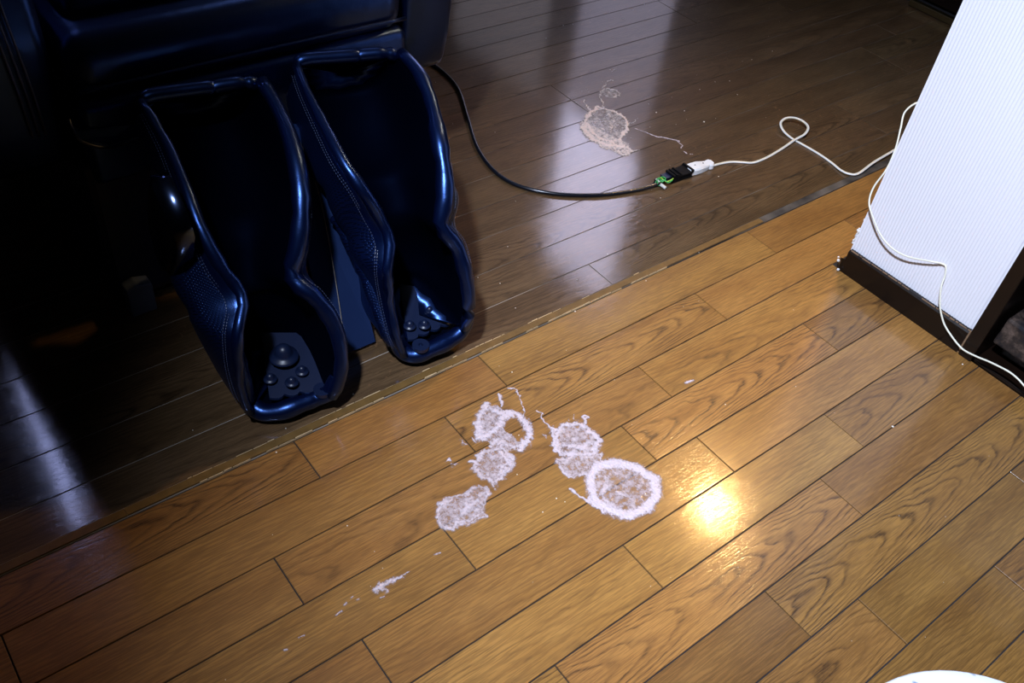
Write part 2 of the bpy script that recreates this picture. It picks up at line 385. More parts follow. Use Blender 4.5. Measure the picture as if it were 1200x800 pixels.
box('window_bar', 2.77, 2.80, YM + 0.14, WY1, 1.3, 1.34, M['base'], win)

# the white pillar wall with its ribbed paper
PX0 = 1.322; PYA = -0.168; PYB = -0.4105
pil = tag(box('wall_center', PX0 + 0.0012, 1.5, PYB - 0.0015, PYA, 0.0, 2.55, M['paper']), kind='structure')
v = []; f = []; per = 0.0052; n = int((PYA - PYB) / per); sub = 6; nz_ = 2
zs = [0.042, 2.55]
cols = []
for i in range(n * sub + 1):
    y = PYA - i * per / sub; ph = (i % sub) / sub
    cols.append((y, PX0 - 0.0009 * (0.5 + 0.5 * math.cos(2 * math.pi * ph)) ** 1.5))
for y, x in cols:
    for z in zs: v.append((x, y, z))
for i in range(len(cols) - 1): f.append((2 * i, 2 * i + 1, 2 * i + 3, 2 * i + 2))
o = link('ribbed_wallpaper', mesh(v, f), M['paper'], pil, (PX0, (PYA + PYB) / 2, 0.042), True)
# torn paper and plaster crumbs at the corner
random.seed(11); bm = bmesh.new()
for i in range(26):
    z = 0.05 + 0.055 * random.random(); c = Vector((PX0 + random.uniform(-0.001, 0.004), PYA + random.uniform(-0.001, 0.003), z))
    r_ = random.uniform(0.001, 0.0028)
    vs = bmesh.ops.create_icosphere(bm, subdivisions=1, radius=r_)['verts']
    for q in vs: q.co = c + Vector((q.co.x, q.co.y, q.co.z * 1.6)) * random.uniform(0.7, 1.2)
link('torn_paper_edge', bm_mesh(bm), M['plaster'], pil, (PX0, PYA, 0.07))
# baseboard
bb = empty('baseboard_center', (1.318, -0.31, 0)); tag(bb, kind='structure')
prism('board', [(1.312, 0.0), (1.312, 0.043), (1.3145, 0.046), (PX0 + 0.001, 0.046), (PX0 + 0.001, 0.0)], 1, -0.4100, -0.1700, M['base'], bb)
o = link('chipped_edge', ragged(0.172, 0.408, 0.0, 0.0013, 0.0475, 0.8, 9), M['rawedge'], bb)
o.data.transform(Matrix(((0, 1, 0, 1.3145), (-1, 0, 0, 0), (0, 0, 1, 0), (0, 0, 0, 1))))
prism('end_block', [(1.309, -0.166), (1.318, -0.158), (1.3215, -0.1685), (1.312, -0.1700)], 2, 0.0, 0.020, M['base'], bb)
bm = bmesh.new()
for x, y, z, r_ in ((1.310, -0.160, 0.018, 0.003), (1.307, -0.168, 0.004, 0.0028), (1.314, -0.156, 0.021, 0.002)):
    vs = bmesh.ops.create_icosphere(bm, subdivisions=1, radius=r_)['verts']
    for q in vs: q.co += Vector((x, y, z))
link('chipped_corner', bm_mesh(bm), M['plaster'], bb, (1.310, -0.16, 0.01))
# dark post right of the paper
post = tag(box('trim_2', 1.310, 1.500, -0.4360, -0.4130, 0.0, 2.55, M['base'], bev=0.002), kind='structure')
sill = tag(box('trim_3', 1.317, 1.9, -1.6, -0.4365, -0.003, 0.006, M['base'], bev=0.002), kind='structure')

# ------------------------------------------------------------------ the massage chair
chair = empty('massage_chair', (0.48, 0.6, 0)); tag(chair, 'navy black leather massage chair with two padded foot wells, standing on the dark floor', 'armchair')
LW = [  # rims of the left well (left, right)
 ([(0.3134, 0.3037, 0.3600), (0.3160, 0.2827, 0.3500), (0.3170, 0.2412, 0.3300), (0.3109, 0.1841, 0.3100), (0.3045, 0.1358, 0.2800), (0.3109, 0.1044, 0.2400), (0.3238, 0.0800, 0.2000), (0.3012, 0.0519, 0.1800), (0.2928, 0.0459, 0.1300), (0.2937, 0.0468, 0.0700), (0.3004, 0.0493, 0.0300)],
  [(0.4565, 0.2829, 0.3600), (0.4561, 0.2420, 0.3450), (0.4475, 0.1930, 0.3300), (0.4337, 0.1472, 0.3100), (0.4171, 0.1111, 0.2800), (0.3991, 0.0912, 0.2400), (0.3832, 0.0824, 0.2000), (0.4011, 0.0598, 0.1800), (0.4168, 0.0401, 0.1400), (0.4165, 0.0222, 0.1000), (0.4091, 0.0162, 0.0600), (0.3976, 0.0188, 0.0300)]),
 ([(0.5258, 0.3018, 0.3600), (0.5132, 0.2515, 0.3500), (0.5067, 0.1962, 0.3300), (0.4996, 0.1327, 0.3100), (0.5101, 0.1005, 0.2800), (0.5267, 0.0897, 0.2400), (0.5327, 0.0736, 0.2100), (0.5180, 0.0559, 0.1800), (0.5204, 0.0523, 0.1200), (0.5203, 0.0331, 0.0700), (0.5323, 0.0325, 0.0300)],
  [(0.6627, 0.2692, 0.3600), (0.6620, 0.2196, 0.3500), (0.6504, 0.1693, 0.3300), (0.6291, 0.1197, 0.3100), (0.6159, 0.0858, 0.2800), (0.6024, 0.0636, 0.2500), (0.5922, 0.0544, 0.2200), (0.6110, 0.0400, 0.1900), (0.6169, 0.0205, 0.1400), (0.6184, 0.0107, 0.0900), (0.6190, 0.0179, 0.0500)])]
def resample(P, n):
    P = catmull(P, 10); d = [0]
    for a, b in zip(P[:-1], P[1:]): d.append(d[-1] + (b - a).length)
    out = []; j = 0
    for i in range(n):
        t = d[-1] * i / (n - 1)
        while j < len(d) - 2 and d[j + 1] < t: j += 1
        s_ = (t - d[j]) / max(1e-9, d[j + 1] - d[j]); out.append(P[j].lerp(P[j + 1], min(1, s_)))
    return out
NS = 30
def smooth1(vals, it=2):
    for _ in range(it): vals = [vals[0]] + [(vals[i - 1] + 2 * vals[i] + vals[i + 1]) / 4 for i in range(1, len(vals) - 1)] + [vals[-1]]
    return vals
def make_well(L, R, side):
    Ls, Rs = resample(L, NS), resample(R, NS)
    root = None
    rings = []; inner = []
    mids = [(a + b) / 2 for a, b in zip(Ls, Rs)]
    for i in range(NS):
        s_ = i / (NS - 1)
        a, b = Ls[i], Rs[i]; w_ = (b - a).length; X = (b - a).normalized()
        t = (mids[min(i + 2, NS - 1)] - mids[max(i - 2, 0)]).normalized()
        D = X.cross(t); D.normalize()
        if D.y < 0: D = -D
        # depth of the well and of the shell
        dep = 0.085 + 0.03 * math.sin(min(1, s_ / 0.6) * math.pi) if s_ < 0.6 else 0.085 + 0.045 * math.sin((s_ - 0.6) / 0.4 * math.pi * 0.5)
        D = (D * 0.75 + Vector((0, 0.66, -0.20 if s_ < 0.6 else 0.05)) * 0.6).normalized()
        fold = math.exp(-((s_ - 0.56) / 0.10) ** 2)
        foot = max(0.0, (s_ - 0.6) / 0.4)
        tO = 0.009 + 0.007 * math.sin(math.pi * min(1, s_ * 1.0))
        oL = tO + (0.040 if side else 0.045) * fold + 0.010 * (1 - fold) * (1 if s_ > .56 else .0)
        oR = tO + 0.030 * fold + 0.008 * (1 - fold) * (1 if s_ > .56 else .0)
        if side == 0: oL += 0.004
        outer = 0.010 + dep
        def P(x, d_): return a + X * x + D * d_
        wr = 0.0015 * mnoise.noise(a * 45)
        prof = [(-oL * 0.70, outer), (-oL * 1.0, outer * 0.70), (-oL * 0.98, outer * 0.42), (-oL * 0.72, outer * 0.20), (-tO * 0.95 - oL * .12, 0.007), (-tO * 0.45, -0.004 + wr),
                (0.001, 0.001), (0.004, 0.014), (0.006 + w_ * 0.02, dep * 0.6), (w_ * 0.16, dep * 0.94), (w_ * 0.5, dep),
                (w_ * 0.84, dep * 0.94), (w_ * 0.98 - 0.006, dep * 0.6), (w_ - 0.004, 0.014), (w_ - 0.001, 0.001),
                (w_ + tO * 0.45, -0.004 - wr), (w_ + tO * 0.95 + oR * .12, 0.007), (w_ + oR * 0.72, outer * 0.20), (w_ + oR * 0.98, outer * 0.42), (w_ + oR, outer * 0.70), (w_ + oR * 0.70, outer)]
        ring = [P(x, d_) for x, d_ in prof]
        for q in ring: q.z = max(q.z, 0.006)
        rings.append(ring)
    K = len(rings[0]); verts = [q for r_ in rings for q in r_]; faces = []; mats = []
    for i in range(NS - 1):
        for j in range(K):
            faces.append((i * K + j, i * K + (j + 1) % K, (i + 1) * K + (j + 1) % K, (i + 1) * K + j))
            mats.append(1 if (j in (1, 2, 3) or j in (16, 17, 18)) else (2 if 6 <= j <= 13 else 0))
    faces.append(tuple(range(K - 1, -1, -1))); mats.append(0)
    faces.append(tuple((NS - 1) * K + j for j in range(K))); mats.append(0)
    me = mesh(verts, faces)
    o = link('leg_well', me, [M['leather'], M['perf'], M['innerlea']], chair, tuple(mids[NS // 2]), True)
    for f_, mi in zip(o.data.polygons, mats): f_.material_index = mi
    sd = o.modifiers.new('s', 'SUBSURF'); sd.levels = 1; sd.render_levels = 1
    # seams: double row of raised thread next to each rim, and the soft rolled rims
    for lbl, idx, off in (('stitching', 4, -0.0012), ('stitching', 16, -0.0012)):
        P_ = [rings[i][idx] for i in range(1, NS - 1)]
        C_ = [mids[i] for i in range(1, NS - 1)]
        P2 = [q + (q - c).normalized() * 0.0006 for q, c in zip(P_, C_)]
        bm = bmesh.new(); pp = catmull(P2, 4)
        for row in (0, 1):
            for q in range(0, len(pp) - 1):
                a_, b_ = pp[q], pp[q].lerp(pp[q + 1], 0.55)
                dvec = (b_ - a_)
                if dvec.length < 1e-5: continue
                side_ = dvec.normalized().cross(Vector((0, 0.6, -0.8))).normalized()
                o_ = side_ * (0.0032 * (row - 0.5)) + Vector((0, -0.0010, 0.0010))
                mt = Matrix.Translation((a_ + b_) / 2 + o_) @ dvec.to_track_quat('X', 'Z').to_matrix().to_4x4() @ Matrix.Diagonal((dvec.length, 0.0006, 0.0006, 1))
                bmesh.ops.create_cube(bm, size=1.0, matrix=mt)
        link('stitching', bm_mesh(bm), M['stitch'], o, tuple(P_[5]))
    for S_, rr in ((Ls, 0.0068), (Rs, 0.0098)):
        cs = [(q + m_ * 0.0) for q, m_ in zip(S_, mids)]
        cs = [q + (q - m_).normalized() * (0.004 if rr < 0.01 else 0.001) + Vector((0, -0.001, 0.0010)) for q, m_ in zip(S_, mids)]
        rad = [rr * (0.85 + 0.35 * math.sin(math.pi * i / (NS - 1))) for i in range(NS)]
        link('rim_cushion', tube_mesh(cs, rr, 10, radii=rad, wob=0.25), M['leather'], o, tuple(cs[0]), True)
    # top edge: wall and roll that closes the knee end
    r0 = rings[0]
    tw = [r0[j] for j in range(6, 15)]
    back_ = [q + Vector((0, 0.012, 0.0)) for q in tw]
    nn = len(tw); vs = tw + back_; fs = [tuple(range(nn)), tuple(range(2 * nn - 1, nn - 1, -1))] + [(i, nn + i, nn + (i + 1) % nn, (i + 1) % nn) for i in range(nn)]
    link('knee_wall', mesh(vs, fs), M['innerlea'], o, tuple(tw[4]))
    A, B = Ls[0] + Vector((0.006, 0.006, 0)), Rs[0] + Vector((-0.006, 0.006, 0))
    rl = [A + Vector((-0.005, 0, -0.006)), A + Vector((0.004, 0, 0.001)), A.lerp(B, 0.3) + Vector((0, 0.001, 0.001)), A.lerp(B, 0.58), A.lerp(B, 0.62) + Vector((0, 0, -0.003)), A.lerp(B, 0.68), B + Vector((-0.01, 0, 0)), B + Vector((0.004, -0.002, -0.005))]
    P_ = catmull(rl, 6); rad = []
    for i in range(len(P_)):
        t_ = i / (len(P_) - 1); rad.append(0.0095 * (1 - 0.35 * math.exp(-((t_ - 0.57) / 0.03) ** 2) - 0.30 * math.exp(-(t_ / 0.06) ** 2) - 0.3 * math.exp(-((t_ - 0.86) / 0.02) ** 2)))
    link('knee_roll', tube_mesh(P_, 0.01, 12, radii=rad), M['leather'], o, tuple(A), True)
    return o, Ls, Rs, rings
w0, L0, R0, rg0 = make_well(*LW[0], 0)
w1, L1, R1, rg1 = make_well(*LW[1], 1)

def foot_plate(parent, corners, hole, tabr, nubs, ball, roll):
    """corners: back-left, back-right, front-right(tab), front-left"""
    bl, br, fr, fl_ = [Vector(c) for c in corners]
    # scalloped front edge
    pts = [bl, br, fr]
    N = 4
    d = (fl_ - fr); out = (fr - br).normalized()
    for i in range(N):
        for t_ in (0.0, 0.25, 0.5, 0.75):
            s_ = (i + t_) / N
            pts.append(fr + d * s_ + out * (0.0035 * math.sin(math.pi * t_) if t_ else -0.0015))
    pts.append(fl_)
    up = Vector((0, 0, 0.004)); n = len(pts)
    vs = [p_ + up for p_ in pts] + pts
    fs = [tuple(range(n)), tuple(range(2 * n - 1, n - 1, -1))] + [(i, n + i, n + (i + 1) % n, (i + 1) % n) for i in range(n)]
    o = link('foot_plate', mesh(vs, fs), M['plastic'], parent, tuple((bl + fr) / 2))
    bm = bmesh.new()
    hc = Vector(hole)                                   # round tab with its hole
    def annulus(z, r): return [bm.verts.new(hc + Vector((math.cos(a) * r, math.sin(a) * r, z))) for a in [2 * math.pi * i / 24 for i in range(24)]]
    A, B, C, D = annulus(0.0, tabr), annulus(0.006, tabr), annulus(0.006, tabr * 0.27), annulus(0.0, tabr * 0.27)
    for P, Q in ((A, B), (B, C), (C, D)):
        for i in range(24): bm.faces.new((P[i], P[(i + 1) % 24], Q[(i + 1) % 24], Q[i]))
    link('plate_tab', bm_mesh(bm), M['plastic'], parent, tuple(hc))
    for c, r_ in nubs:
        bm = bmesh.new(); c = Vector(c); prof = [(1.7, 0.004), (1.6, 0.006), (1.15, 0.0062), (1.0, 0.009), (0.85, 0.0125), (0.5, 0.0150), (0.0, 0.0158)]
        prev = None
        for pr, pz in prof:
            ring = [bm.verts.new(c + Vector((math.cos(a) * pr * r_, math.sin(a) * pr * r_, pz * r_ / 0.0065))) for a in [2 * math.pi * i / 20 for i in range(20)]] if pr else [bm.verts.new(c + Vector((0, 0, pz * r_ / 0.0065)))]
            if prev:
                if len(ring) == 1:
                    for i in range(20): bm.faces.new((prev[i], prev[(i + 1) % 20], ring[0]))
                else:
                    for i in range(20): bm.faces.new((prev[i], prev[(i + 1) % 20], ring[(i + 1) % 20], ring[i]))
            prev = ring
        link('massage_nub', bm_mesh(bm), M['plastic'], parent, tuple(c), True)
    tube('toe_roll', roll, 0.0125, M['leather'], parent, seg=12, n=8, wob=0.15)
def sole(parent, pts):
    P = [Vector(q) for q in pts]; n = len(P); vs = P + [Vector((q.x, q.y, 0.006)) for q in P]
    link('sole', mesh(vs, [tuple(range(n)), tuple(range(2 * n - 1, n - 1, -1))] + [(i, n + i, n + (i + 1) % n, (i + 1) % n) for i in range(n)]), M['innerlea'], parent, tuple(P[0]))
sole(w0, [(0.3126, 0.0958, 0.0240), (0.3143, 0.0619, 0.0200), (0.3567, 0.0402, 0.0220), (0.4125, 0.0384, 0.0260), (0.4543, 0.1117, 0.0300), (0.3740, 0.1715, 0.0300)])
sole(w1, [(0.5441, 0.0786, 0.0240), (0.5480, 0.0428, 0.0200), (0.5784, 0.0364, 0.0220), (0.6360, 0.0394, 0.0260), (0.6760, 0.0986, 0.0300), (0.6031, 0.1424, 0.0300)])
foot_plate(w0, [(0.3666, 0.1519, 0.0550), (0.4127, 0.1235, 0.0550), (0.4067, 0.0276, 0.0340), (0.3276, 0.0532, 0.0340)], (0.3938, 0.0281, 0.0340), 0.0125,
           [((0.3404, 0.0740, 0.0450), 0.0055), ((0.3615, 0.0533, 0.0450), 0.0055), ((0.3829, 0.0645, 0.0450), 0.0055), ((0.3720, 0.0946, 0.0500), 0.012)], None,
           [(0.3032, 0.0807, 0.0500), (0.3055, 0.0700, 0.0280), (0.3137, 0.0534, 0.0180), (0.3320, 0.0397, 0.0200), (0.3593, 0.0328, 0.0240), (0.3847, 0.0316, 0.0240), (0.4043, 0.0234, 0.0340), (0.4172, 0.0261, 0.0550)])
foot_plate(w1, [(0.5891, 0.1407, 0.0550), (0.6103, 0.1211, 0.0550), (0.6237, 0.0476, 0.0360), (0.5453, 0.0484, 0.0360)], (0.5555, 0.0299, 0.0340), 0.0125,
           [((0.5579, 0.0636, 0.0450), 0.0055), ((0.5771, 0.0541, 0.0450), 0.0055), ((0.6001, 0.0749, 0.0450), 0.0055)], None,
           [(0.5254, 0.0544, 0.0550), (0.5337, 0.0484, 0.0280), (0.5453, 0.0340, 0.0200), (0.5722, 0.0273, 0.0240), (0.6005, 0.0265, 0.0260), (0.6253, 0.0273, 0.0340), (0.6382, 0.0324, 0.0550)])
# bright folds over the ankle bulges
def fold_pad(name, parent, pts, rs, mat):
    P = catmull(pts, 6); n = len(P); rad = []
    for i in range(n):
        t_ = i / (n - 1) * (len(rs) - 1); j = min(int(t_), len(rs) - 2); rad.append(rs[j] + (rs[j + 1] - rs[j]) * (t_ - j))
    link(name, tube_mesh(P, 0.01, 12, radii=rad, wob=0.2), mat, parent, tuple(P[0]), True)
fold_pad('ankle_fold', w1, [(0.5016, 0.1842, 0.1850), (0.5110, 0.1675, 0.1850), (0.5146, 0.1326, 0.1650), (0.5187, 0.1033, 0.1300), (0.5167, 0.0683, 0.0850), (0.5216, 0.0481, 0.0450)], [0.004, 0.014, 0.018, 0.017, 0.015, 0.010], M['perf'])
fold_pad('ankle_fold', w0, [(0.2903, 0.1777, 0.1750), (0.2980, 0.1535, 0.1750), (0.3027, 0.1255, 0.1500), (0.3003, 0.0983, 0.1200), (0.2978, 0.0728, 0.0800), (0.2998, 0.0608, 0.0400)], [0.004, 0.014, 0.018, 0.017, 0.015, 0.010], M['perf'])
# panel between the wells, with its pale seam
c4 = [Vector(q) for q in [(0.4748, 0.2754, 0.2900), (0.5251, 0.2486, 0.2900), (0.5203, 0.0975, 0.0080), (0.4454, 0.0977, 0.0080)]]
vs = c4 + [q + Vector((0, 0.012, 0)) for q in c4]
pan = link('center_panel', mesh(vs, [(0, 1, 2, 3), (7, 6, 5, 4), (0, 4, 5, 1), (1, 5, 6, 2), (2, 6, 7, 3), (3, 7, 4, 0)]), M['panel'], chair, tuple(c4[3]))
def on_panel(s_, t_): return c4[0].lerp(c4[1], s_).lerp(c4[3].lerp(c4[2], s_), t_) + Vector((0, -0.0012, 0.0008))
sm = [on_panel(s_, t_) for s_, t_ in ((0.36, 0.0), (0.50, 0.12), (0.58, 0.3), (0.52, 0.55), (0.42, 0.8), (0.33, 0.97))]
tube('panel_seam', [tuple(q) for q in sm], 0.0007, M['thread'], pan, seg=6, n=10)
# base, feet, seat, arms, back
box('base_frame', 0.235, 0.745, 0.36, 1.10, 0.012, 0.26, M['plastic'], chair, bev=0.012)
for x, y in ((0.262, 0.375), (0.700, 0.375), (0.262, 1.05), (0.700, 1.05)):
    pass
br_ = prism('base_foot', [(0.246, 0.0), (0.246, 0.050), (0.262, 0.056), (0.284, 0.050), (0.284, 0.0)], 1, 0.335, 0.36, M['greyplastic'], chair, bev=0.002)
prism('base_foot', [(0.686, 0.0), (0.686, 0.050), (0.718, 0.050), (0.718, 0.0)], 1, 0.335, 0.36, M['greyplastic'], chair, bev=0.002)
seat = box('seat', 0.245, 0.735, 0.355, 0.95, 0.335, 0.425, M['leather'], chair, bev=0.035, seg=5, smooth=True)
tube('seat_piping', [(0.25, 0.352, 0.362), (0.48, 0.350, 0.364), (0.73, 0.352, 0.362)], 0.003, M['leather'], seat, seg=8)
box('seat_apron', 0.245, 0.735, 0.352, 0.39, 0.22, 0.345, M['leather'], chair, bev=0.014, seg=4, smooth=True)
box('thigh_cushion', 0.27, 0.71, 0.42, 0.9, 0.41, 0.455, M['leather'], chair, bev=0.02, seg=4, smooth=True)
def arm(x0, x1):
    prof = [(0.40, 0.235), (0.385, 0.30), (0.375, 0.42), (0.39, 0.52), (0.43, 0.575), (0.52, 0.60), (0.85, 0.62), (1.10, 0.60), (1.15, 0.45), (1.10, 0.235)]
    return prism('armrest', prof, 0, x0, x1, M['leather'], chair, bev=0.018, smooth=True)
aL = arm(0.115, 0.238); aR = arm(0.742, 0.842)
for dx in (-0.008, 0.0, 0.008):
    tube('arm_seam', [(0.20 + dx, 0.381, 0.30), (0.197 + dx, 0.371, 0.36), (0.192 + dx, 0.368, 0.43), (0.188 + dx, 0.383, 0.52)], 0.0016, M['stitch'], aL, seg=6, n=8)
tp = [Vector(q) for q in ((0.2455, 0.3850, 0.3243), (0.2314, 0.3450, 0.3275), (0.2383, 0.3380, 0.3084), (0.2692, 0.3350, 0.2920), (0.3191, 0.3350, 0.2963), (0.3410, 0.3850, 0.3061))]
vs = tp + [q + Vector((0, 0.03, 0)) for q in tp]; n = 6
pad = link('front_pad', mesh(vs, [tuple(range(5, -1, -1)), tuple(range(6, 12))] + [(i, (i + 1) % n, n + (i + 1) % n, n + i) for i in range(n)]), M['leather'], chair, tuple(tp[0]))
tube('pad_piping', [(0.2320, 0.3450, 0.3345), (0.2311, 0.3360, 0.3263), (0.2372, 0.3320, 0.3084), (0.2673, 0.3300, 0.2916), (0.3124, 0.3300, 0.2959)], 0.0022, M['plastic'], pad, seg=8)
bm = box_bm(0.235, 0.745, 0.92, 1.12, 0.40, 1.22, 0.05, 5)
for q in bm.verts: q.co.y += (q.co.z - 0.40) * 0.30
link('backrest', bm_mesh(bm), M['leather'], chair, (0.49, 1.0, 0.4), True)
bm = box_bm(0.335, 0.645, 0.96, 1.06, 0.95, 1.20, 0.035, 4)
for q in bm.verts: q.co.y += (q.co.z - 0.40) * 0.30 - 0.10
link('head_cushion', bm_mesh(bm), M['leather'], chair, (0.49, 1.0, 1.0), True)
for x0, x1 in ((0.150, 0.245), (0.735, 0.830)):
    bm = box_bm(x0, x1, 0.84, 1.12, 0.58, 1.02, 0.035, 4)
    for q in bm.verts: q.co.y += (q.co.z - 0.40) * 0.25
    link('shoulder_wing', bm_mesh(bm), M['leather'], chair, (x0, 0.98, 0.6), True)
# chrome trim on the outer side of the left well
tr = [(0.2620, 0.1595, 0.3519), (0.2620, 0.1486, 0.3492), (0.2620, 0.1274, 0.3365), (0.2620, 0.1088, 0.3176), (0.2620, 0.1031, 0.2944), (0.2620, 0.1193, 0.2565), (0.2620, 0.1476, 0.2134), (0.2620, 0.1870, 0.1791), (0.2620, 0.2002, 0.2063), (0.2620, 0.2041, 0.2418), (0.2620, 0.1984, 0.2794), (0.2620, 0.1786, 0.3190)]
tv = [Vector(q) for q in tr]; tcen = sum(tv, Vector()) / len(tv)
inn = [tcen.lerp(q, 0.80) + Vector((-0.004, 0, 0)) for q in tv]; bck = [q + Vector((0.02, 0, 0)) for q in tv]; n = len(tv)
vs = tv + inn + bck; fs = []
for i in range(n):
    j = (i + 1) % n; fs += [(i, j, n + j, n + i), (2 * n + i, 2 * n + j, j, i)]
fs.append(tuple(range(n, 2 * n)))
link('side_trim', mesh(vs, fs), M['chrome'], chair, tuple(tcen), True)
cap = [tcen.lerp(q, 0.72) + Vector((-0.005, 0, 0)) for q in tv]
# ------------------------------------------------------------------ black power cord with the opened plug
cordb = tag(tube('power_cord', [(0.70, 1.13, 0.05), (0.80, 1.10, 0.012), (0.93, 0.99, 0.004)] + [(1.0709, 0.8388, 0.0040), (1.0698, 0.8131, 0.0040), (1.0826, 0.7553, 0.0040), (1.0703, 0.6666, 0.0040), (1.0194, 0.5580, 0.0040), (0.9729, 0.4614, 0.0040), (0.9532, 0.3819, 0.0040), (0.9623, 0.3193, 0.0040), (1.0072, 0.2628, 0.0040), (1.0756, 0.2196, 0.0040), (1.1389, 0.1981, 0.0040), (1.1799, 0.1894, 0.0050), (1.2151, 0.1841, 0.0080)], 0.0037, M['blackcord'], seg=12, n=8),
            'thick black power cord curving over the dark floor from behind the chair', 'cord')
def along(name, a, b, wd, ht, mat, parent, bev=0.001, z0=0.0, taper=1.0):
    a, b = Vector(a), Vector(b); d = b - a; L_ = d.length; t = d.normalized(); s = t.cross(Vector((0, 0, 1))).normalized()
    bm = bmesh.new(); vs = bmesh.ops.create_cube(bm, size=1.0)['verts']
    for q in vs:
        e = q.co.x + 0.5; k_ = 1 + (taper - 1) * e
        q.co = a + d * e + s * (q.co.y * wd * k_) + Vector((0, 0, z0 + (q.co.z + 0.5) * ht))
    bmesh.ops.bevel(bm, geom=list(bm.edges), offset=bev, segments=2, affect='EDGES')
    return link(name, bm_mesh(bm), mat, parent, tuple(a))
ad = empty('taped_plug_adapter', (1.2537, 0.1924, 0.0000)); tag(ad, 'small black plug with exposed green wires pushed into white connector', 'plug')
along('plug_body', (1.2409, 0.1913, 0.0000), (1.2849, 0.1901, 0.0000), 0.0165, 0.0115, M['tape'], ad, 0.004, 0.001, 1.25)
along('plug_band', (1.2479, 0.1913, 0.0000), (1.2548, 0.1911, 0.0000), 0.0195, 0.0128, M['tape'], ad, 0.003, 0.0008)
along('collar', (1.2220, 0.1935, 0.0000), (1.2533, 0.1943, 0.0000), 0.013, 0.009, M['plastic'], ad, 0.0015, 0.003)
along('plug_neck', (1.2039, 0.1939, 0.0000), (1.2246, 0.1938, 0.0000), 0.007, 0.006, M['tape'], ad, 0.0015, 0.002)
tube('green_wire', [(1.2006, 0.1923, 0.0060), (1.2069, 0.1917, 0.0140), (1.2034, 0.1791, 0.0150), (1.2188, 0.1851, 0.0140), (1.2180, 0.1954, 0.0120)], 0.0011, M['green'], ad, seg=6)
tube('green_wire', [(1.2009, 0.1825, 0.0040), (1.2062, 0.1857, 0.0120), (1.2120, 0.1808, 0.0150), (1.2155, 0.1740, 0.0120), (1.2279, 0.1752, 0.0130)], 0.0011, M['green'], ad, seg=6)
tube('green_wire', [(1.2169, 0.1961, 0.0100), (1.2130, 0.1835, 0.0130), (1.2134, 0.1768, 0.0130)], 0.0012, M['yellowgreen'], ad, seg=6)
tube('green_wire', [(1.2146, 0.1778, 0.0120), (1.2249, 0.1769, 0.0130), (1.2336, 0.1786, 0.0130)], 0.0011, M['yellowgreen'], ad, seg=6)
tube('green_wire', [(1.1982, 0.1889, 0.0030), (1.1977, 0.1840, 0.0120), (1.2044, 0.1932, 0.0120), (1.2129, 0.1950, 0.0120)], 0.0010, M['green'], ad, seg=6)
tube('ceramic_pin', [(1.2042, 0.1822, 0.0070), (1.2059, 0.1764, 0.0060), (1.2065, 0.1697, 0.0050)], 0.0032, M['ceramic'], ad, seg=12, n=2)
tube('ceramic_pin', [(1.2066, 0.1970, 0.0090), (1.2055, 0.1911, 0.0090), (1.2044, 0.1852, 0.0090)], 0.0024, M['ceramic'], ad, seg=12, n=2)
# white connector
wc = empty('white_connector', (1.3165, 0.1878, 0.0000)); tag(wc, 'white extension cord socket with two small pin holes, lying on dark floor', 'socket')
a, b = Vector((1.2849, 0.1901, 0.0000)), Vector((1.3491, 0.1835, 0.0000)); d = b - a; s = d.normalized().cross(Vector((0, 0, 1))).normalized()
prof = [(0.0, 0.0118), (0.22, 0.0135), (0.45, 0.0132), (0.68, 0.0105), (0.80, 0.0082), (0.86, 0.0105), (0.93, 0.0108), (1.0, 0.0060)]
bm = bmesh.new(); prev = None
for t_, h_ in prof:
    c = a + d * t_; zz = 0.0145 if t_ < 0.6 else 0.0125
    ring = [bm.verts.new(c + s * (h_ * x_) + Vector((0, 0, z_ * zz))) for x_, z_ in ((-1, 0.15), (-1, 0.8), (-0.8, 1), (0.8, 1), (1, 0.8), (1, 0.15), (0.8, 0), (-0.8, 0))]
    if prev:
        for i in range(8): bm.faces.new((prev[i], prev[(i + 1) % 8], ring[(i + 1) % 8], ring[i]))
    else: bm.faces.new(ring)
    prev = ring
bm.faces.new(prev[::-1])
link('socket_body', bm_mesh(bm), M['white'], wc, tuple(a))
for t_, o_ in ((0.30, 0.001), (0.64, 0.0015)):
    c = a + d * t_ + s * (-o_) ; h_ = bmesh.new()
    bmesh.ops.create_cone(h_, cap_ends=True, segments=10, radius1=0.0013, radius2=0.0013, depth=0.0014, matrix=Matrix.Translation(c + Vector((0, 0, 0.0142 if t_ < .5 else 0.0130))))
    link('screw_hole', bm_mesh(h_), M['gap'], wc, tuple(c))
# flat twin cord of the extension
fc = [(1.3393, 0.1786, 0.0060), (1.3720, 0.1778, 0.0030), (1.3970, 0.1724, 0.0020), (1.4169, 0.1600, 0.0020), (1.4350, 0.1483, 0.0020), (1.4614, 0.1461, 0.0020), (1.4961, 0.1485, 0.0020), (1.5369, 0.1535, 0.0030), (1.5782, 0.1591, 0.0060), (1.6082, 0.1583, 0.0120), (1.6310, 0.1692, 0.0160), (1.6372, 0.1892, 0.0180), (1.6312, 0.2080, 0.0180), (1.6156, 0.2181, 0.0160), (1.5962, 0.2145, 0.0120), (1.5845, 0.1954, 0.0070), (1.5842, 0.1697, 0.0025), (1.5870, 0.1392, 0.0020), (1.5890, 0.0996, 0.0020), (1.5860, 0.0636, 0.0020), (1.5797, 0.0371, 0.0030), (1.5827, 0.0181, 0.0040), (1.5989, 0.0075, 0.0060), (1.6608, 0.0156, 0.0080), (1.7321, 0.0203, 0.0100), (1.8093, 0.0274, 0.0120), (1.8867, 0.0326, 0.0140)]
P_ = catmull(fc, 6)
ec = empty('extension_cord', fc[0]); tag(ec, 'flat white twin extension cord with a loop, running towards the white pillar', 'cord')
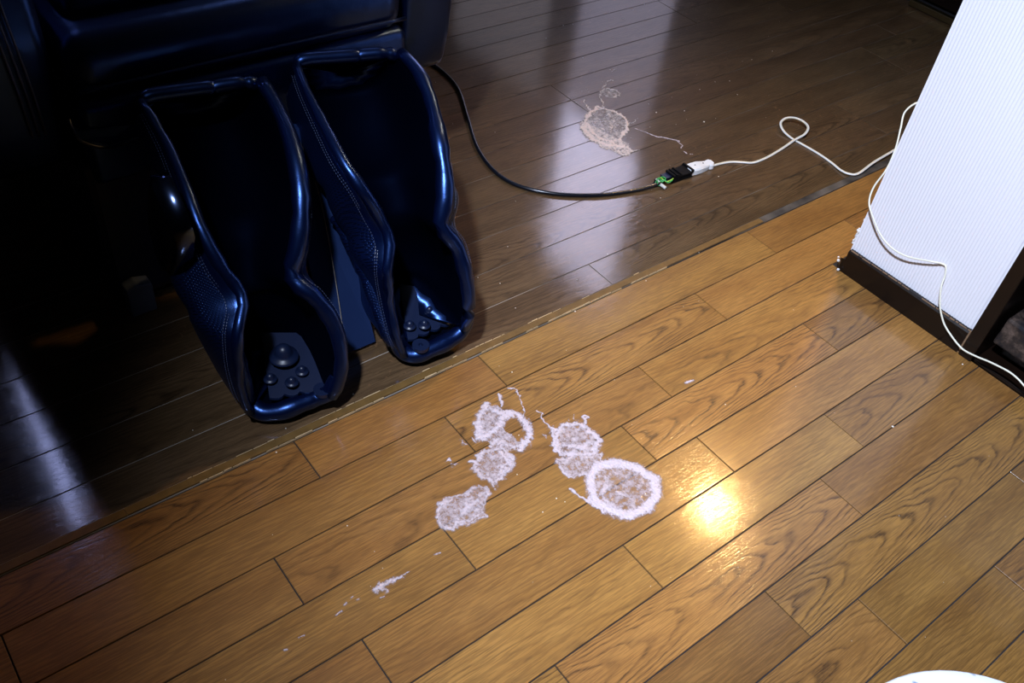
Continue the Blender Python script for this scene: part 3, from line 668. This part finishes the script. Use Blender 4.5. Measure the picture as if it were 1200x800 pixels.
def twin(off):
    out = []
    for i, q in enumerate(P_):
        t = (P_[min(i + 1, len(P_) - 1)] - P_[max(i - 1, 0)]).normalized(); s_ = t.cross(Vector((0, 0, 1))).normalized()
        out.append(q + s_ * off)
    return out
link('cord_strand', tube_mesh(twin(-0.00125), 0.00145, 8), M['creamcord'], ec, fc[0], True)
link('cord_strand', tube_mesh(twin(0.00125), 0.00145, 8), M['whitecord'], ec, fc[0], True)
# thin cable drooping against the pillar
wp = [(1.4200, -0.1524, 0.3082), (1.4000, -0.1462, 0.3018), (1.3850, -0.1368, 0.2950), (1.3700, -0.1339, 0.2813), (1.3580, -0.1440, 0.2619), (1.3450, -0.1562, 0.2342), (1.3300, -0.1633, 0.2039), (1.3150, -0.1625, 0.1733), (1.3050, -0.1700, 0.1524), (1.3010, -0.1861, 0.1364), (1.3000, -0.2141, 0.1147), (1.3000, -0.2424, 0.1055), (1.3030, -0.2703, 0.1065), (1.3090, -0.3035, 0.1178), (1.3170, -0.3195, 0.1205), (1.3175, -0.3272, 0.1187), (1.3150, -0.3334, 0.1047), (1.3080, -0.3388, 0.0902), (1.3035, -0.3516, 0.0653), (1.3025, -0.3656, 0.0467), (1.3020, -0.3821, 0.0336), (1.3000, -0.4151, 0.0216), (1.2980, -0.4398, 0.0252), (1.2970, -0.4644, 0.0325), (1.2970, -0.4934, 0.0376), (1.2960, -0.5104, 0.0373), (1.2950, -0.5244, 0.0341), (1.2930, -0.5530, 0.0260)]
tag(tube('thin_cable', wp, 0.0015, M['creamcord'], seg=8, n=8), 'thin white cable drooping against the white pillar and over its dark baseboard', 'cable')

# ------------------------------------------------------------------ dried spills
def film_mat(name, opaque, film, shine=0.3):
    k = NT(name); tc = k.new('ShaderNodeNewGeometry').outputs['Position']
    t = k.attr('thick', 'GEOMETRY').outputs['Fac']
    n1 = k.noise(tc, 330.0, 4.0, 0.6); n2 = k.noise(tc, 110.0, 3.0)
    wv = k.new('ShaderNodeTexVoronoi'); wv.feature = 'DISTANCE_TO_EDGE'; wv.inputs['Scale'].default_value = 190.0; k.link(tc, wv.inputs['Vector'])
    web = k.rampf(wv.outputs['Distance'], [(0.0, 1.0), (0.10, 0.0)])
    n3 = k.noise(tc, 48.0, 4.0, 0.65)
    a = k.math('ADD', k.math('MULTIPLY', t, 1.30), k.math('MULTIPLY', k.math('SUBTRACT', n1, 0.5), 0.75))
    a = k.math('ADD', a, k.math('MULTIPLY', web, 0.16)); a = k.math('ADD', a, k.math('MULTIPLY', k.math('SUBTRACT', n2, 0.5), 0.9))
    a = k.math('ADD', a, k.math('MULTIPLY', k.math('SUBTRACT', n3, 0.5), 1.2))
    al = k.rampf(a, [(0.10, 0.05), (0.45, 0.42), (0.75, 0.78), (1.1, 0.96)])
    k.link(k.mix(t, film, opaque), k.b.inputs['Base Color']); k.link(al, k.b.inputs['Alpha'])
    k.b.inputs['Roughness'].default_value = shine; k.b.inputs['Coat Weight'].default_value = 0.3
    k.b.inputs['Subsurface Weight'].default_value = 0.0
    k.bump(k.math('ADD', n1, k.math('MULTIPLY', n2, 1.5)), 0.9, 0.0016)
    return k.m
M['spill'] = film_mat('dried_pink_white_film', (0.66, 0.56, 0.61), (0.56, 0.46, 0.49))
M['spillp'] = film_mat('dried_peach_film', (0.92, 0.74, 0.68), (0.72, 0.66, 0.64))
def spill(name, strokes, mat, label, seed=0, cell=1.1, wob=2.0, group=None):
    """strokes in floor millimetres: (points, radius, strength, closed)"""
    segs = []; fills = []
    for pts, r_, h_, mode in strokes:
        if mode == 'fill': fills.append((pts, r_, h_)); continue
        pp = pts + ([pts[0]] if mode == 'ring' else [])
        for i in range(len(pp) - 1): segs.append((pp[i], pp[i + 1], r_[i] if isinstance(r_, (list, tuple)) else r_, h_))
        if len(pp) == 1: segs.append((pp[0], pp[0], r_, h_))
    allp = [q for s_ in segs for q in s_[:2]] + [q for f_ in fills for q in f_[0]]
    mg = max([s_[2] for s_ in segs] + [3]) + 4
    x0 = min(q[0] for q in allp) - mg; x1 = max(q[0] for q in allp) + mg; y0 = min(q[1] for q in allp) - mg; y1 = max(q[1] for q in allp) + mg
    nx, ny = int((x1 - x0) / cell) + 1, int((y1 - y0) / cell) + 1
    def inside(px, py, poly):
        c = False; j = len(poly) - 1
        for i in range(len(poly)):
            xi, yi = poly[i]; xj, yj = poly[j]
            if (yi > py) != (yj > py) and px < (xj - xi) * (py - yi) / (yj - yi) + xi: c = not c
            j = i
        return c
    T = [[0.0] * (ny + 1) for _ in range(nx + 1)]
    for i in range(nx + 1):
        for j in range(ny + 1):
            x, y = x0 + i * cell, y0 + j * cell
            n1 = mnoise.noise(Vector((x * 0.06, y * 0.06, seed))); n2 = mnoise.noise(Vector((x * 0.19, y * 0.19, seed + 9))); n3 = mnoise.noise(Vector((x * 0.45, y * 0.45, seed + 4)))
            wx = x + wob * (n1 * 1.6 + n2); wy = y + wob * (mnoise.noise(Vector((x * 0.06, y * 0.06, seed + 31))) * 1.6 + mnoise.noise(Vector((x * 0.19, y * 0.19, seed + 40))))
            best = 0.0
            for (a_, b_, r_, h_) in segs:
                dx, dy = b_[0] - a_[0], b_[1] - a_[1]; l2 = dx * dx + dy * dy
                t_ = 0 if l2 == 0 else max(0, min(1, ((wx - a_[0]) * dx + (wy - a_[1]) * dy) / l2))
                d_ = math.hypot(wx - a_[0] - dx * t_, wy - a_[1] - dy * t_) - n3 * 0.25 * r_
                if d_ < r_:
                    q = h_ * min(1.0, (r_ - d_) / (0.75 * r_)) * (1 + 0.28 * n3 + 0.2 * n2); best = max(best, q)
            for poly, _, h_ in fills:
                if best < h_ and inside(wx, wy, poly): best = max(best, h_ * (0.75 + 0.5 * n2 + 0.3 * n3))
            T[i][j] = best
    verts = []; idx = {}; faces = []; th = []
    for i in range(nx + 1):
        for j in range(ny + 1):
            if T[i][j] > 0.02 or any(T[min(max(i + a_, 0), nx)][min(max(j + b_, 0), ny)] > 0.02 for a_ in (-1, 0, 1) for b_ in (-1, 0, 1)):
                x, y = x0 + i * cell, y0 + j * cell; t_ = T[i][j]
                idx[(i, j)] = len(verts)
                jx = cell * 0.3 * mnoise.noise(Vector((x, y, 3.3))); jy = cell * 0.3 * mnoise.noise(Vector((x, y, 8.3)))
                hz = 0.00035 + 0.0017 * t_ + 0.0009 * t_ * mnoise.noise(Vector((x * 0.5, y * 0.5, 1.0)))
                verts.append(((x + jx) / 1000, (y + jy) / 1000, hz if t_ > 0.02 else 0.0002)); th.append(t_)
    for i in range(nx):
        for j in range(ny):
            q = [idx.get(c) for c in ((i, j), (i + 1, j), (i + 1, j + 1), (i, j + 1))]
            if None in q: continue
            if max(T[i][j], T[i + 1][j], T[i + 1][j + 1], T[i][j + 1]) > 0.05: faces.append(tuple(q))
    me = mesh(verts, faces)
    at = me.attributes.new('thick', 'FLOAT', 'POINT')
    for i, t_ in enumerate(th): at.data[i].value = t_
    bmx = bmesh.new(); bmx.from_mesh(me); bmesh.ops.delete(bmx, geom=[q for q in bmx.verts if not q.link_faces], context='VERTS'); bmx.to_mesh(me); bmx.free()
    o = link(name, me, mat, None, ((x0 + x1) / 2000, (y0 + y1) / 2000, 0), True)
    return tag(o, label, 'stain', group)
S_ = M['spill']
ringC = [(629.6, -273.7), (652.0, -262.4), (679.0, -271.1), (698.1, -295.9), (703.9, -322.3), (687.8, -342.3), (659.6, -351.9), (631.9, -344.9), (615.4, -321.1), (612.9, -299.8)]
spill('dried_spill', [(ringC, 10, 1.0, 'ring'), (ringC, 0, 0.40, 'fill'), ([(643.2, -272.3), (651.2, -284.4), (626.3, -301.9), (624.8, -320.8)], 6, 0.6, 'line'), ([(596.9, -269.3), (597.3, -282.9), (603.6, -303.5)], 2.5, 0.8, 'line'), ([(606.2, -297.0), (606.6, -308.8), (609.7, -320.6)], 4, 0.9, 'line'), ([(646.6, -306.9), (652.6, -322.5)], 4, 0.55, 'line')], S_,
      'whitish dried spill shaped like a closed thick ring, frontmost of the large stains', seed=1)
rB = [(642.0, -185.7), (660.4, -178.8), (679.1, -187.0), (688.5, -206.1), (684.2, -229.4), (662.8, -239.2), (640.7, -232.1), (626.5, -219.4), (628.2, -202.5)]
lB = [(613.9, -225.4), (605.6, -240.9), (609.9, -257.5), (631.4, -264.6), (653.0, -264.8), (675.0, -247.1), (652.8, -243.5), (632.7, -230.5)]
spill('dried_spill', [(rB, 7, 0.75, 'ring'), (rB, 0, 0.55, 'fill'), ([(640.3, -206.6), (652.6, -225.4), (670.9, -226.3)], 6, 0.7, 'line'), (lB, 4, 0.55, 'ring'), (lB, 0, 0.5, 'fill'), ([(641.3, -136.1), (645.6, -146.5), (641.8, -166.9), (646.1, -184.6)], [1.5, 2, 3], 0.8, 'line'),
     ([(683.3, -197.2), (698.1, -187.6), (700.2, -181.3)], 3, 0.8, 'line'), ([(677.0, -181.8), (685.5, -171.9)], 0.8, 0.8, 'line'), ([(668.7, -178.4), (676.0, -171.6)], 0.7, 0.7, 'line'), ([(683.2, -219.5), (689.4, -230.9)], 3, 0.7, 'line'), ([(623.7, -177.6), (623.8, -185.1)], 1.5, 0.5, 'line'), ([(643.9, -172.0), (628.1, -198.8), (620.4, -211.9)], 3, 0.7, 'line')], S_,
      'pinkish spiky dried splash touching the upper left of the ring shaped spill', seed=2, wob=3.6)
rA = [(581.0, -93.9), (561.8, -112.0), (554.9, -133.5), (574.6, -135.0), (596.2, -126.4), (616.6, -131.9), (614.1, -152.9), (594.7, -173.6), (585.4, -160.4), (567.8, -159.9), (557.5, -146.0)]
spill('dried_spill', [([(589.0, -91.3), (572.2, -99.8), (556.1, -115.8), (547.3, -135.9)], 8, 0.8, 'line'), ([(549.3, -137.1), (568.7, -135.0), (590.2, -126.4)], 9, 0.85, 'line'), ([(594.0, -121.3), (614.3, -122.8), (619.9, -141.5), (612.2, -161.0), (598.7, -176.2), (583.1, -178.8)], 7.5, 0.85, 'line'), ([(618.6, -82.6), (614.6, -91.9), (607.7, -103.1)], 2.6, 0.9, 'line'),
     ([(584.8, -88.6), (601.3, -95.2), (605.9, -113.6), (586.3, -131.4), (585.3, -156.6), (587.9, -176.5), (564.6, -175.8), (552.2, -157.1), (545.5, -138.3), (555.9, -111.9)], 0, 0.6, 'fill'), ([(593.4, -101.8), (601.9, -114.9)], 6, 0.75, 'line'),
     ([(638.5, -81.1), (643.8, -86.5), (641.9, -99.3), (636.9, -113.8), (628.8, -128.1), (620.8, -136.4)], 1.5, 0.8, 'line'), ([(553.8, -150.9), (567.8, -159.9), (578.1, -173.7)], 6, 0.7, 'line'),
     ([(520.5, -164.8), (540.7, -156.8), (560.2, -162.2), (564.0, -182.4), (547.7, -199.8), (532.1, -203.3), (515.7, -206.1), (511.0, -189.5), (509.8, -171.7)], 6, 0.62, 'ring'), ([(524.4, -167.3), (542.9, -161.7), (560.3, -165.9), (560.2, -183.5), (547.7, -199.8), (532.1, -203.3), (517.4, -203.8), (511.0, -189.5), (513.6, -174.2)], 0, 0.48, 'fill'),
     ([(554.7, -169.4), (553.8, -189.9), (529.9, -198.5)], 5, 0.7, 'line'), ([(512.7, -159.7), (519.0, -170.7)], 3, 0.7, 'line'), ([(517.2, -200.3), (513.4, -212.9)], 3.5, 0.6, 'line'), ([(483.9, -144.5), (487.7, -145.2)], 2.4, 0.8, 'line'), ([(486.3, -151.2), (493.8, -154.4)], 1.4, 0.5, 'line'), ([(520.6, -120.5), (520.3, -131.1)], 2.0, 0.5, 'line'), ([(540.1, -127.6), (537.0, -140.0)], 1.6, 0.6, 'line')], S_,
      'pinkish dried splash with an open crescent top, the one nearest the foot wells', seed=3, wob=3.4)
oA = [(438.2, -191.4), (450.5, -193.0), (468.5, -198.3), (489.9, -199.2), (504.8, -205.6), (498.4, -218.0), (476.6, -232.7), (477.4, -242.7), (460.0, -240.6), (435.8, -237.0), (421.4, -227.5), (423.0, -209.9)]
spill('dried_spill', [(oA, 3.5, 0.55, 'ring'), (oA, 0, 0.52, 'fill'), ([(428.3, -204.0), (440.2, -194.3), (457.9, -197.9)], 3.5, 0.7, 'line'), ([(420.4, -217.5), (430.4, -233.4), (468.2, -236.7)], 3, 0.65, 'line'), ([(453.0, -220.3), (482.4, -217.2)], 5, 0.6, 'line')], S_,
      'filmy translucent oblong dried spill, lower left of the front cluster', seed=4, wob=2.6)
spill('dried_smear', [([(303.7, -256.1), (314.0, -254.8), (327.7, -255.7), (340.3, -258.6)], [6, 5, 3], 0.72, 'line'), ([(308.3, -256.4), (315.4, -264.0)], 3, 0.5, 'line'), ([(343.9, -256.8), (353.3, -257.4)], 1.0, 0.5, 'line')], S_,
      'short whitish smear, lowest and furthest left of the floor stains', seed=5, cell=1.0)
o = spill('dried_flecks', [([(280.0, -255.0), (282.2, -255.1)], 1.5, 0.6, 'line'), ([(249.8, -258.3), (256.8, -257.8)], 1.8, 0.55, 'line'), ([(264.4, -252.4), (267.2, -251.6)], 1.8, 0.5, 'line'), ([(390.0, -254.6), (396.7, -256.1)], 1.6, 0.4, 'line'), ([(304.0, -267.2), (308.5, -267.5)], 1.6, 0.5, 'line'), ([(276.0, -248.2), (278.2, -248.3)], 1.2, 0.5, 'line'),
     ([(201.5, -258.7), (208.5, -259.7)], 1.0, 0.5, 'line'), ([(181.8, -263.9), (183.8, -264.1)], 1.5, 0.6, 'line')], S_, 'trail of tiny whitish flecks leading from the short smear towards the lower left', seed=15, cell=0.8, wob=0.8); o['kind'] = 'stuff'
rD = [(1269.2, 460.5), (1300.9, 463.4), (1311.4, 442.2), (1319.5, 418.5), (1309.7, 389.1), (1284.9, 364.8), (1259.4, 352.8), (1238.0, 360.6), (1224.5, 382.5), (1224.5, 412.0), (1230.4, 435.0)]
spill('dried_spill', [([(1258.9, 454.3), (1297.5, 465.2), (1310.5, 446.6), (1320.2, 422.0), (1312.8, 395.1), (1289.5, 369.8), (1269.3, 358.4)], 5.5, 0.95, 'line'), ([(1258.9, 454.3), (1226.6, 433.3), (1206.2, 407.0), (1201.0, 377.0), (1207.0, 352.2), (1221.6, 337.2), (1238.3, 324.6)], [6, 9, 10, 10, 9, 8], 0.9, 'line'), ([(1228.6, 424.7), (1216.2, 394.3), (1217.8, 364.3), (1228.1, 344.4)], 8, 0.85, 'line'), ([(1217.7, 423.0), (1196.9, 382.8), (1197.5, 346.7), (1211.7, 310.8), (1244.1, 300.2), (1254.6, 337.2), (1243.7, 372.2), (1240.2, 411.0)], 0, 0.62, 'fill'), ([(1269.3, 358.4), (1249.5, 347.2), (1229.3, 350.9)], 4.5, 0.8, 'line'), (rD, 0, 0.33, 'fill'),
     ([(1241.9, 344.1), (1244.6, 321.1), (1240.9, 301.9), (1216.8, 301.1), (1215.9, 315.5)], 6, 0.6, 'line'), ([(1287.1, 506.4), (1279.6, 486.4), (1271.5, 463.2)], 1.6, 0.8, 'line'), ([(1305.9, 460.8), (1321.1, 480.7), (1333.2, 502.7)], 2.4, 0.8, 'line'),
     ([(1333.9, 506.4), (1347.3, 515.9), (1368.8, 517.3), (1381.1, 502.6), (1377.8, 487.8), (1354.8, 479.3), (1343.6, 489.2)], 3.4, 0.6, 'line'), ([(1344.8, 513.0), (1374.8, 518.3), (1382.9, 493.4), (1352.3, 476.5), (1336.8, 492.7)], 0, 0.3, 'fill'), ([(1358.4, 522.6), (1379.0, 537.2), (1398.2, 544.4), (1402.6, 537.8)], 2.4, 0.5, 'line'), ([(1428.4, 572.2), (1443.9, 577.7)], 1.8, 0.4, 'line'), ([(1295.3, 435.1), (1294.4, 412.5), (1260.3, 385.4), (1239.0, 404.2)], 3, 0.55, 'line'), ([(1298.7, 379.9), (1323.6, 385.5), (1343.9, 394.0)], 1.3, 0.5, 'line'), ([(1266.7, 345.2), (1277.3, 335.8)], 1.1, 0.5, 'line'), ([(1237.8, 303.6), (1257.9, 299.7)], 1.4, 0.5, 'line')], M['spillp'],
      'peach coloured dried spill with an open ring, alone on the dark floor', seed=6, cell=1.3, wob=3.8)
spill('dried_streak', [([(1308.1, 363.6), (1319.2, 339.0), (1328.2, 317.6), (1345.1, 299.3), (1358.7, 282.8)], [0.8, 1.0, 1.7, 1.6], 0.9, 'line'), ([(1354.3, 283.4), (1352.2, 266.4), (1341.9, 261.1)], 1.7, 0.6, 'line'), ([(1337.4, 249.3), (1339.2, 241.2)], 1.6, 0.8, 'line'), ([(1343.3, 235.5), (1348.1, 232.9)], 1.2, 0.7, 'line')], S_,
      'thin broken white streak on dark floor between spill and white connector', seed=7, cell=1.0, wob=0.8)
spill('dried_smear', [([(873.0, -216.3), (880.1, -216.6), (886.0, -218.2)], 2.8, 0.65, 'line')], S_,
      'tiny whitish smear alone on a honey plank, right of the spiky splash', seed=8, cell=0.9, wob=0.8)
# crumbs
def crumbs(name, pts, mat, label):
    bm = bmesh.new()
    for x, y, r_ in pts:
        r_ /= 1000
        vs = bmesh.ops.create_icosphere(bm, subdivisions=1, radius=r_)['verts']
        a_ = random.random() * 6
        for q in vs:
            q.co = Vector((q.co.x * random.uniform(.8, 1.4), q.co.y, q.co.z * 0.6)); q.co.rotate(Matrix.Rotation(a_, 3, 'Z')); q.co += Vector((x / 1000, y / 1000, r_ * 0.45))
    return tag(link(name, bm_mesh(bm), mat, None, (pts[0][0] / 1000, pts[0][1] / 1000, 0)), label, 'crumbs', kind='stuff')
M['crumb'] = plain('pale_crumb', (0.80, 0.74, 0.68), 0.7)
random.seed(21)
pb = [(*q, r_) for q, r_ in zip([(1172.2, 469.7), (1462.9, 311.6), (1395.8, 390.0), (1457.4, 365.5), (1336.0, 150.0), (1247.9, 433.3), (1266.6, 505.1), (1405.8, 424.5), (1378.9, 545.7), (1432.1, 579.2), (1412.1, 651.6), (1395.9, 766.4), (1477.0, 800.4), (1750.8, 801.7), (1698.9, 788.2), (1640.6, 763.2), (1557.7, 416.0), (1651.6, 410.9), (1620.2, 358.4), (1781.9, 458.5), (1864.7, 465.1), (1617.0, 424.2), (1399.5, 333.8), (1320.8, 525.5), (1309.5, 535.4), (1242.6, 394.9), (1040.2, 492.3), (841.8, 338.2), (746.1, 145.8), (768.7, 114.7), (838.7, 185.5), (441.8, 29.0), (303.7, -7.1), (333.3, 23.2), (229.2, 86.3), (977.3, 79.9), (885.5, 55.2), (1180.7, 155.8), (611.3, 95.6), (640.4, 100.8), (753.4, 53.3)], [1.7, 2.0, 1.7, 1.2, 1.1, 0.8, 0.9, 0.8, 1, 1.2, 1, 0.9, 1, 1.2, 1.2, 1, 1, 1.1, 1.1, 1, 1, .8, .8, .7, .7, .7, .7, .8, .8, .9, .8, 1.4, 1.2, 0.8, .8, .8, .9, .8, .7, .8, .8])]
for i in range(70):
    x = random.uniform(900, 2100); y = random.uniform(180, 1300); pb.append((x, y, random.uniform(0.3, 0.6)))
dx0, dy0 = (1190.5, 375.5); pb = [q for q in pb if math.hypot(q[0] - dx0, q[1] - dy0) > 130]
crumbs('dust_crumbs', pb, M['crumb'], 'pale crumbs scattered over the dark plank floor')
pf = [(*q, r_) for q, r_ in zip([(661.8, -57.0), (831.7, -3.7), (1077.9, -449.7), (322.5, -158.7), (541.9, -279.0), (570.8, -272.1), (783.7, -151.9), (551.2, -212.3), (595.2, -159.4), (576.8, -282.6), (892.5, -279.8), (1295.0, -432.4), (453.0, -220.3), (986.9, -7.8), (1124.1, -0.7)], [1.1, 1.4, 1.7, 0.9, .9, 1.1, .7, .9, .9, .8, .9, 1.3, .8, 1.0, 1.0])]
for i in range(40): pf.append((random.uniform(100, 1250), random.uniform(-700, -30), random.uniform(0.3, 0.55)))
crumbs('dust_crumbs', pf, M['crumb'], 'pale crumbs scattered over the honey plank floor')

# ------------------------------------------------------------------ things at the edges
chest = empty('worn_wooden_chest', (1.43, -0.62, 0)); tag(chest, 'scuffed dark wooden chest standing behind the dark post', 'chest')
def jag(x0, x1, y0, y1, z0, z1, name, mat):
    bm = box_bm(x0, x1, y0, y1, z0, z1, 0.004, 2)
    bmesh.ops.subdivide_edges(bm, edges=list(bm.edges), cuts=3, use_grid_fill=True)
    for q in bm.verts: q.co += mnoise.noise_vector(q.co * 28) * 0.003
    return link(name, bm_mesh(bm), mat, chest, ((x0 + x1) / 2, (y0 + y1) / 2, z0))
jag(1.365, 1.80, -0.98, -0.455, 0.0066, 0.045, 'plinth', M['scuffed'])
jag(1.330, 1.82, -1.00, -0.443, 0.040, 0.092, 'lower_rail', M['scuffed'])
jag(1.350, 1.80, -0.98, -0.450, 0.092, 0.42, 'chest_body', M['scuffed'])
jag(1.330, 1.82, -1.00, -0.443, 0.42, 0.45, 'lid', M['scuffed'])
# round white mat
mat_ = NT('white_mat_cloth'); k = mat_; tc = k.new('ShaderNodeTexCoord').outputs['Object']
wv = k.noise(tc, 26.0, 3.0)
k.link(k.ramp(wv, [(0.56, (0.86, 0.88, 0.92)), (0.62, (0.22, 0.28, 0.40))]), k.b.inputs['Base Color']); k.b.inputs['Roughness'].default_value = 0.8
bm = bmesh.new(); prev = None; mc = Vector((0.6851, -0.8716, 0.0120)); mr = (Vector((0.8156, -0.7390, 0.0120)) - mc).length
for pr, pz in ((0.985, 0.0), (1.0, 0.004), (1.0, 0.009), (0.985, 0.012), (0.9, 0.0125), (0.0, 0.0125)):
    ring = [bm.verts.new((mc.x + math.cos(a) * pr * mr, mc.y + math.sin(a) * pr * mr, pz)) for a in [2 * math.pi * i / 64 for i in range(64)]] if pr else [bm.verts.new((mc.x, mc.y, pz))]
    if prev:
        for i in range(64):
            if len(ring) == 1: bm.faces.new((prev[i], prev[(i + 1) % 64], ring[0]))
            else: bm.faces.new((prev[i], prev[(i + 1) % 64], ring[(i + 1) % 64], ring[i]))
    prev = ring
tag(link('round_mat', bm_mesh(bm), k.m, None, (mc.x, mc.y, 0), True), 'edge of a round white mat with grey blue marks at lower right corner', 'mat')
# low cabinet far behind the pillar
cab = empty('low_cabinet', (2.62, 0.5, 0)); tag(cab, 'dark low cabinet with dull brass trim, far behind the white pillar', 'cabinet')
box('cabinet_body', 2.455, 2.745, 0.05, 1.25, 0.03, 0.75, M['base'], cab, bev=0.004)
box('plinth', 2.475, 2.745, 0.07, 1.23, 0.0, 0.03, M['gap'], cab)
box('brass_strip', 2.440, 2.456, 0.33, 0.47, 0.004, 0.020, M['brass'], cab, bev=0.001)
box('brass_strip', 2.446, 2.456, 0.24, 0.325, 0.014, 0.026, M['brass'], cab, bev=0.001)
box('cabinet_door', 2.448, 2.4552, 0.07, 0.64, 0.06, 0.73, M['base'], cab, bev=0.002)
box('cabinet_door', 2.448, 2.4552, 0.66, 1.23, 0.06, 0.73, M['base'], cab, bev=0.002)

# ------------------------------------------------------------------ lamps
def globe(c, r, mat, parent, name='globe'):
    bm = bmesh.new(); bmesh.ops.create_uvsphere(bm, u_segments=32, v_segments=16, radius=r, matrix=Matrix.Translation(Vector(c)))
    return link(name, bm_mesh(bm), mat, parent, c, True)
lc = (2.23, 0.32, 1.98)
pend = empty('pendant_lamp', lc); tag(pend, 'round warm pendant lamp hanging from the ceiling of the back room', 'lamp')
M['warm'] = emit('warm_glowing_glass', (1.0, 0.62, 0.24), 480.0)
globe(lc, 0.060, M['warm'], pend)
M['shade'] = plain('added_shade_bronze', (0.10, 0.06, 0.03), 0.6)
bm = bmesh.new(); prev = None  # unseen shade, added and tilted to narrow the lamp's beam
tilt = Matrix.Rotation(math.radians(35), 3, Vector((0.43, -0.90, 0)).normalized())
if (tilt @ Vector((0, 0, -1))).x > 0: tilt = tilt.transposed()
for pr, pz in ((0.012, 0.080), (0.085, 0.072), (0.105, 0.03), (0.112, -0.10), (0.124, -0.320), (0.121, -0.320), (0.108, -0.10), (0.101, 0.028), (0.082, 0.067), (0.012, 0.074)):
    ring = [bm.verts.new(Vector(lc) + tilt @ Vector((math.cos(a) * pr, math.sin(a) * pr, pz))) for a in [2 * math.pi * i / 48 for i in range(48)]]
    if prev:
        for i in range(48): bm.faces.new((prev[i], prev[(i + 1) % 48], ring[(i + 1) % 48], ring[i]))
    prev = ring
link('added_lamp_shade', bm_mesh(bm), M['shade'], pend, (lc[0], lc[1], lc[2]), True)
tube('lamp_cord', [(lc[0], lc[1], 2.55), (lc[0], lc[1], 2.3), (lc[0], lc[1], 2.07)], 0.004, M['blackcord'], pend, seg=8, n=2)
fl_ = empty('floor_lamp', (0.17, 1.55, 0)); tag(fl_, 'tall slim glowing column lamp standing behind the massage chair', 'lamp')
M['cool'] = emit('cool_glowing_diffuser', (0.46, 0.52, 1.0), 14.0)
bm = bmesh.new(); bmesh.ops.create_cone(bm, cap_ends=True, segments=24, radius1=0.14, radius2=0.13, depth=0.03, matrix=Matrix.Translation((0.17, 1.55, 0.015)))
link('lamp_base', bm_mesh(bm), M['plastic'], fl_, (0.17, 1.55, 0))
bm = bmesh.new(); bmesh.ops.create_cone(bm, cap_ends=True, segments=16, radius1=0.015, radius2=0.015, depth=1.15, matrix=Matrix.Translation((0.17, 1.55, 0.605)))
link('lamp_pole', bm_mesh(bm), M['plastic'], fl_, (0.17, 1.55, 0.03))
bm = bmesh.new(); bmesh.ops.create_cone(bm, cap_ends=True, segments=24, radius1=0.02, radius2=0.02, depth=0.75, matrix=Matrix.Translation((0.17, 1.55, 1.555)))
link('light_column', bm_mesh(bm), M['cool'], fl_, (0.17, 1.55, 1.18), True)
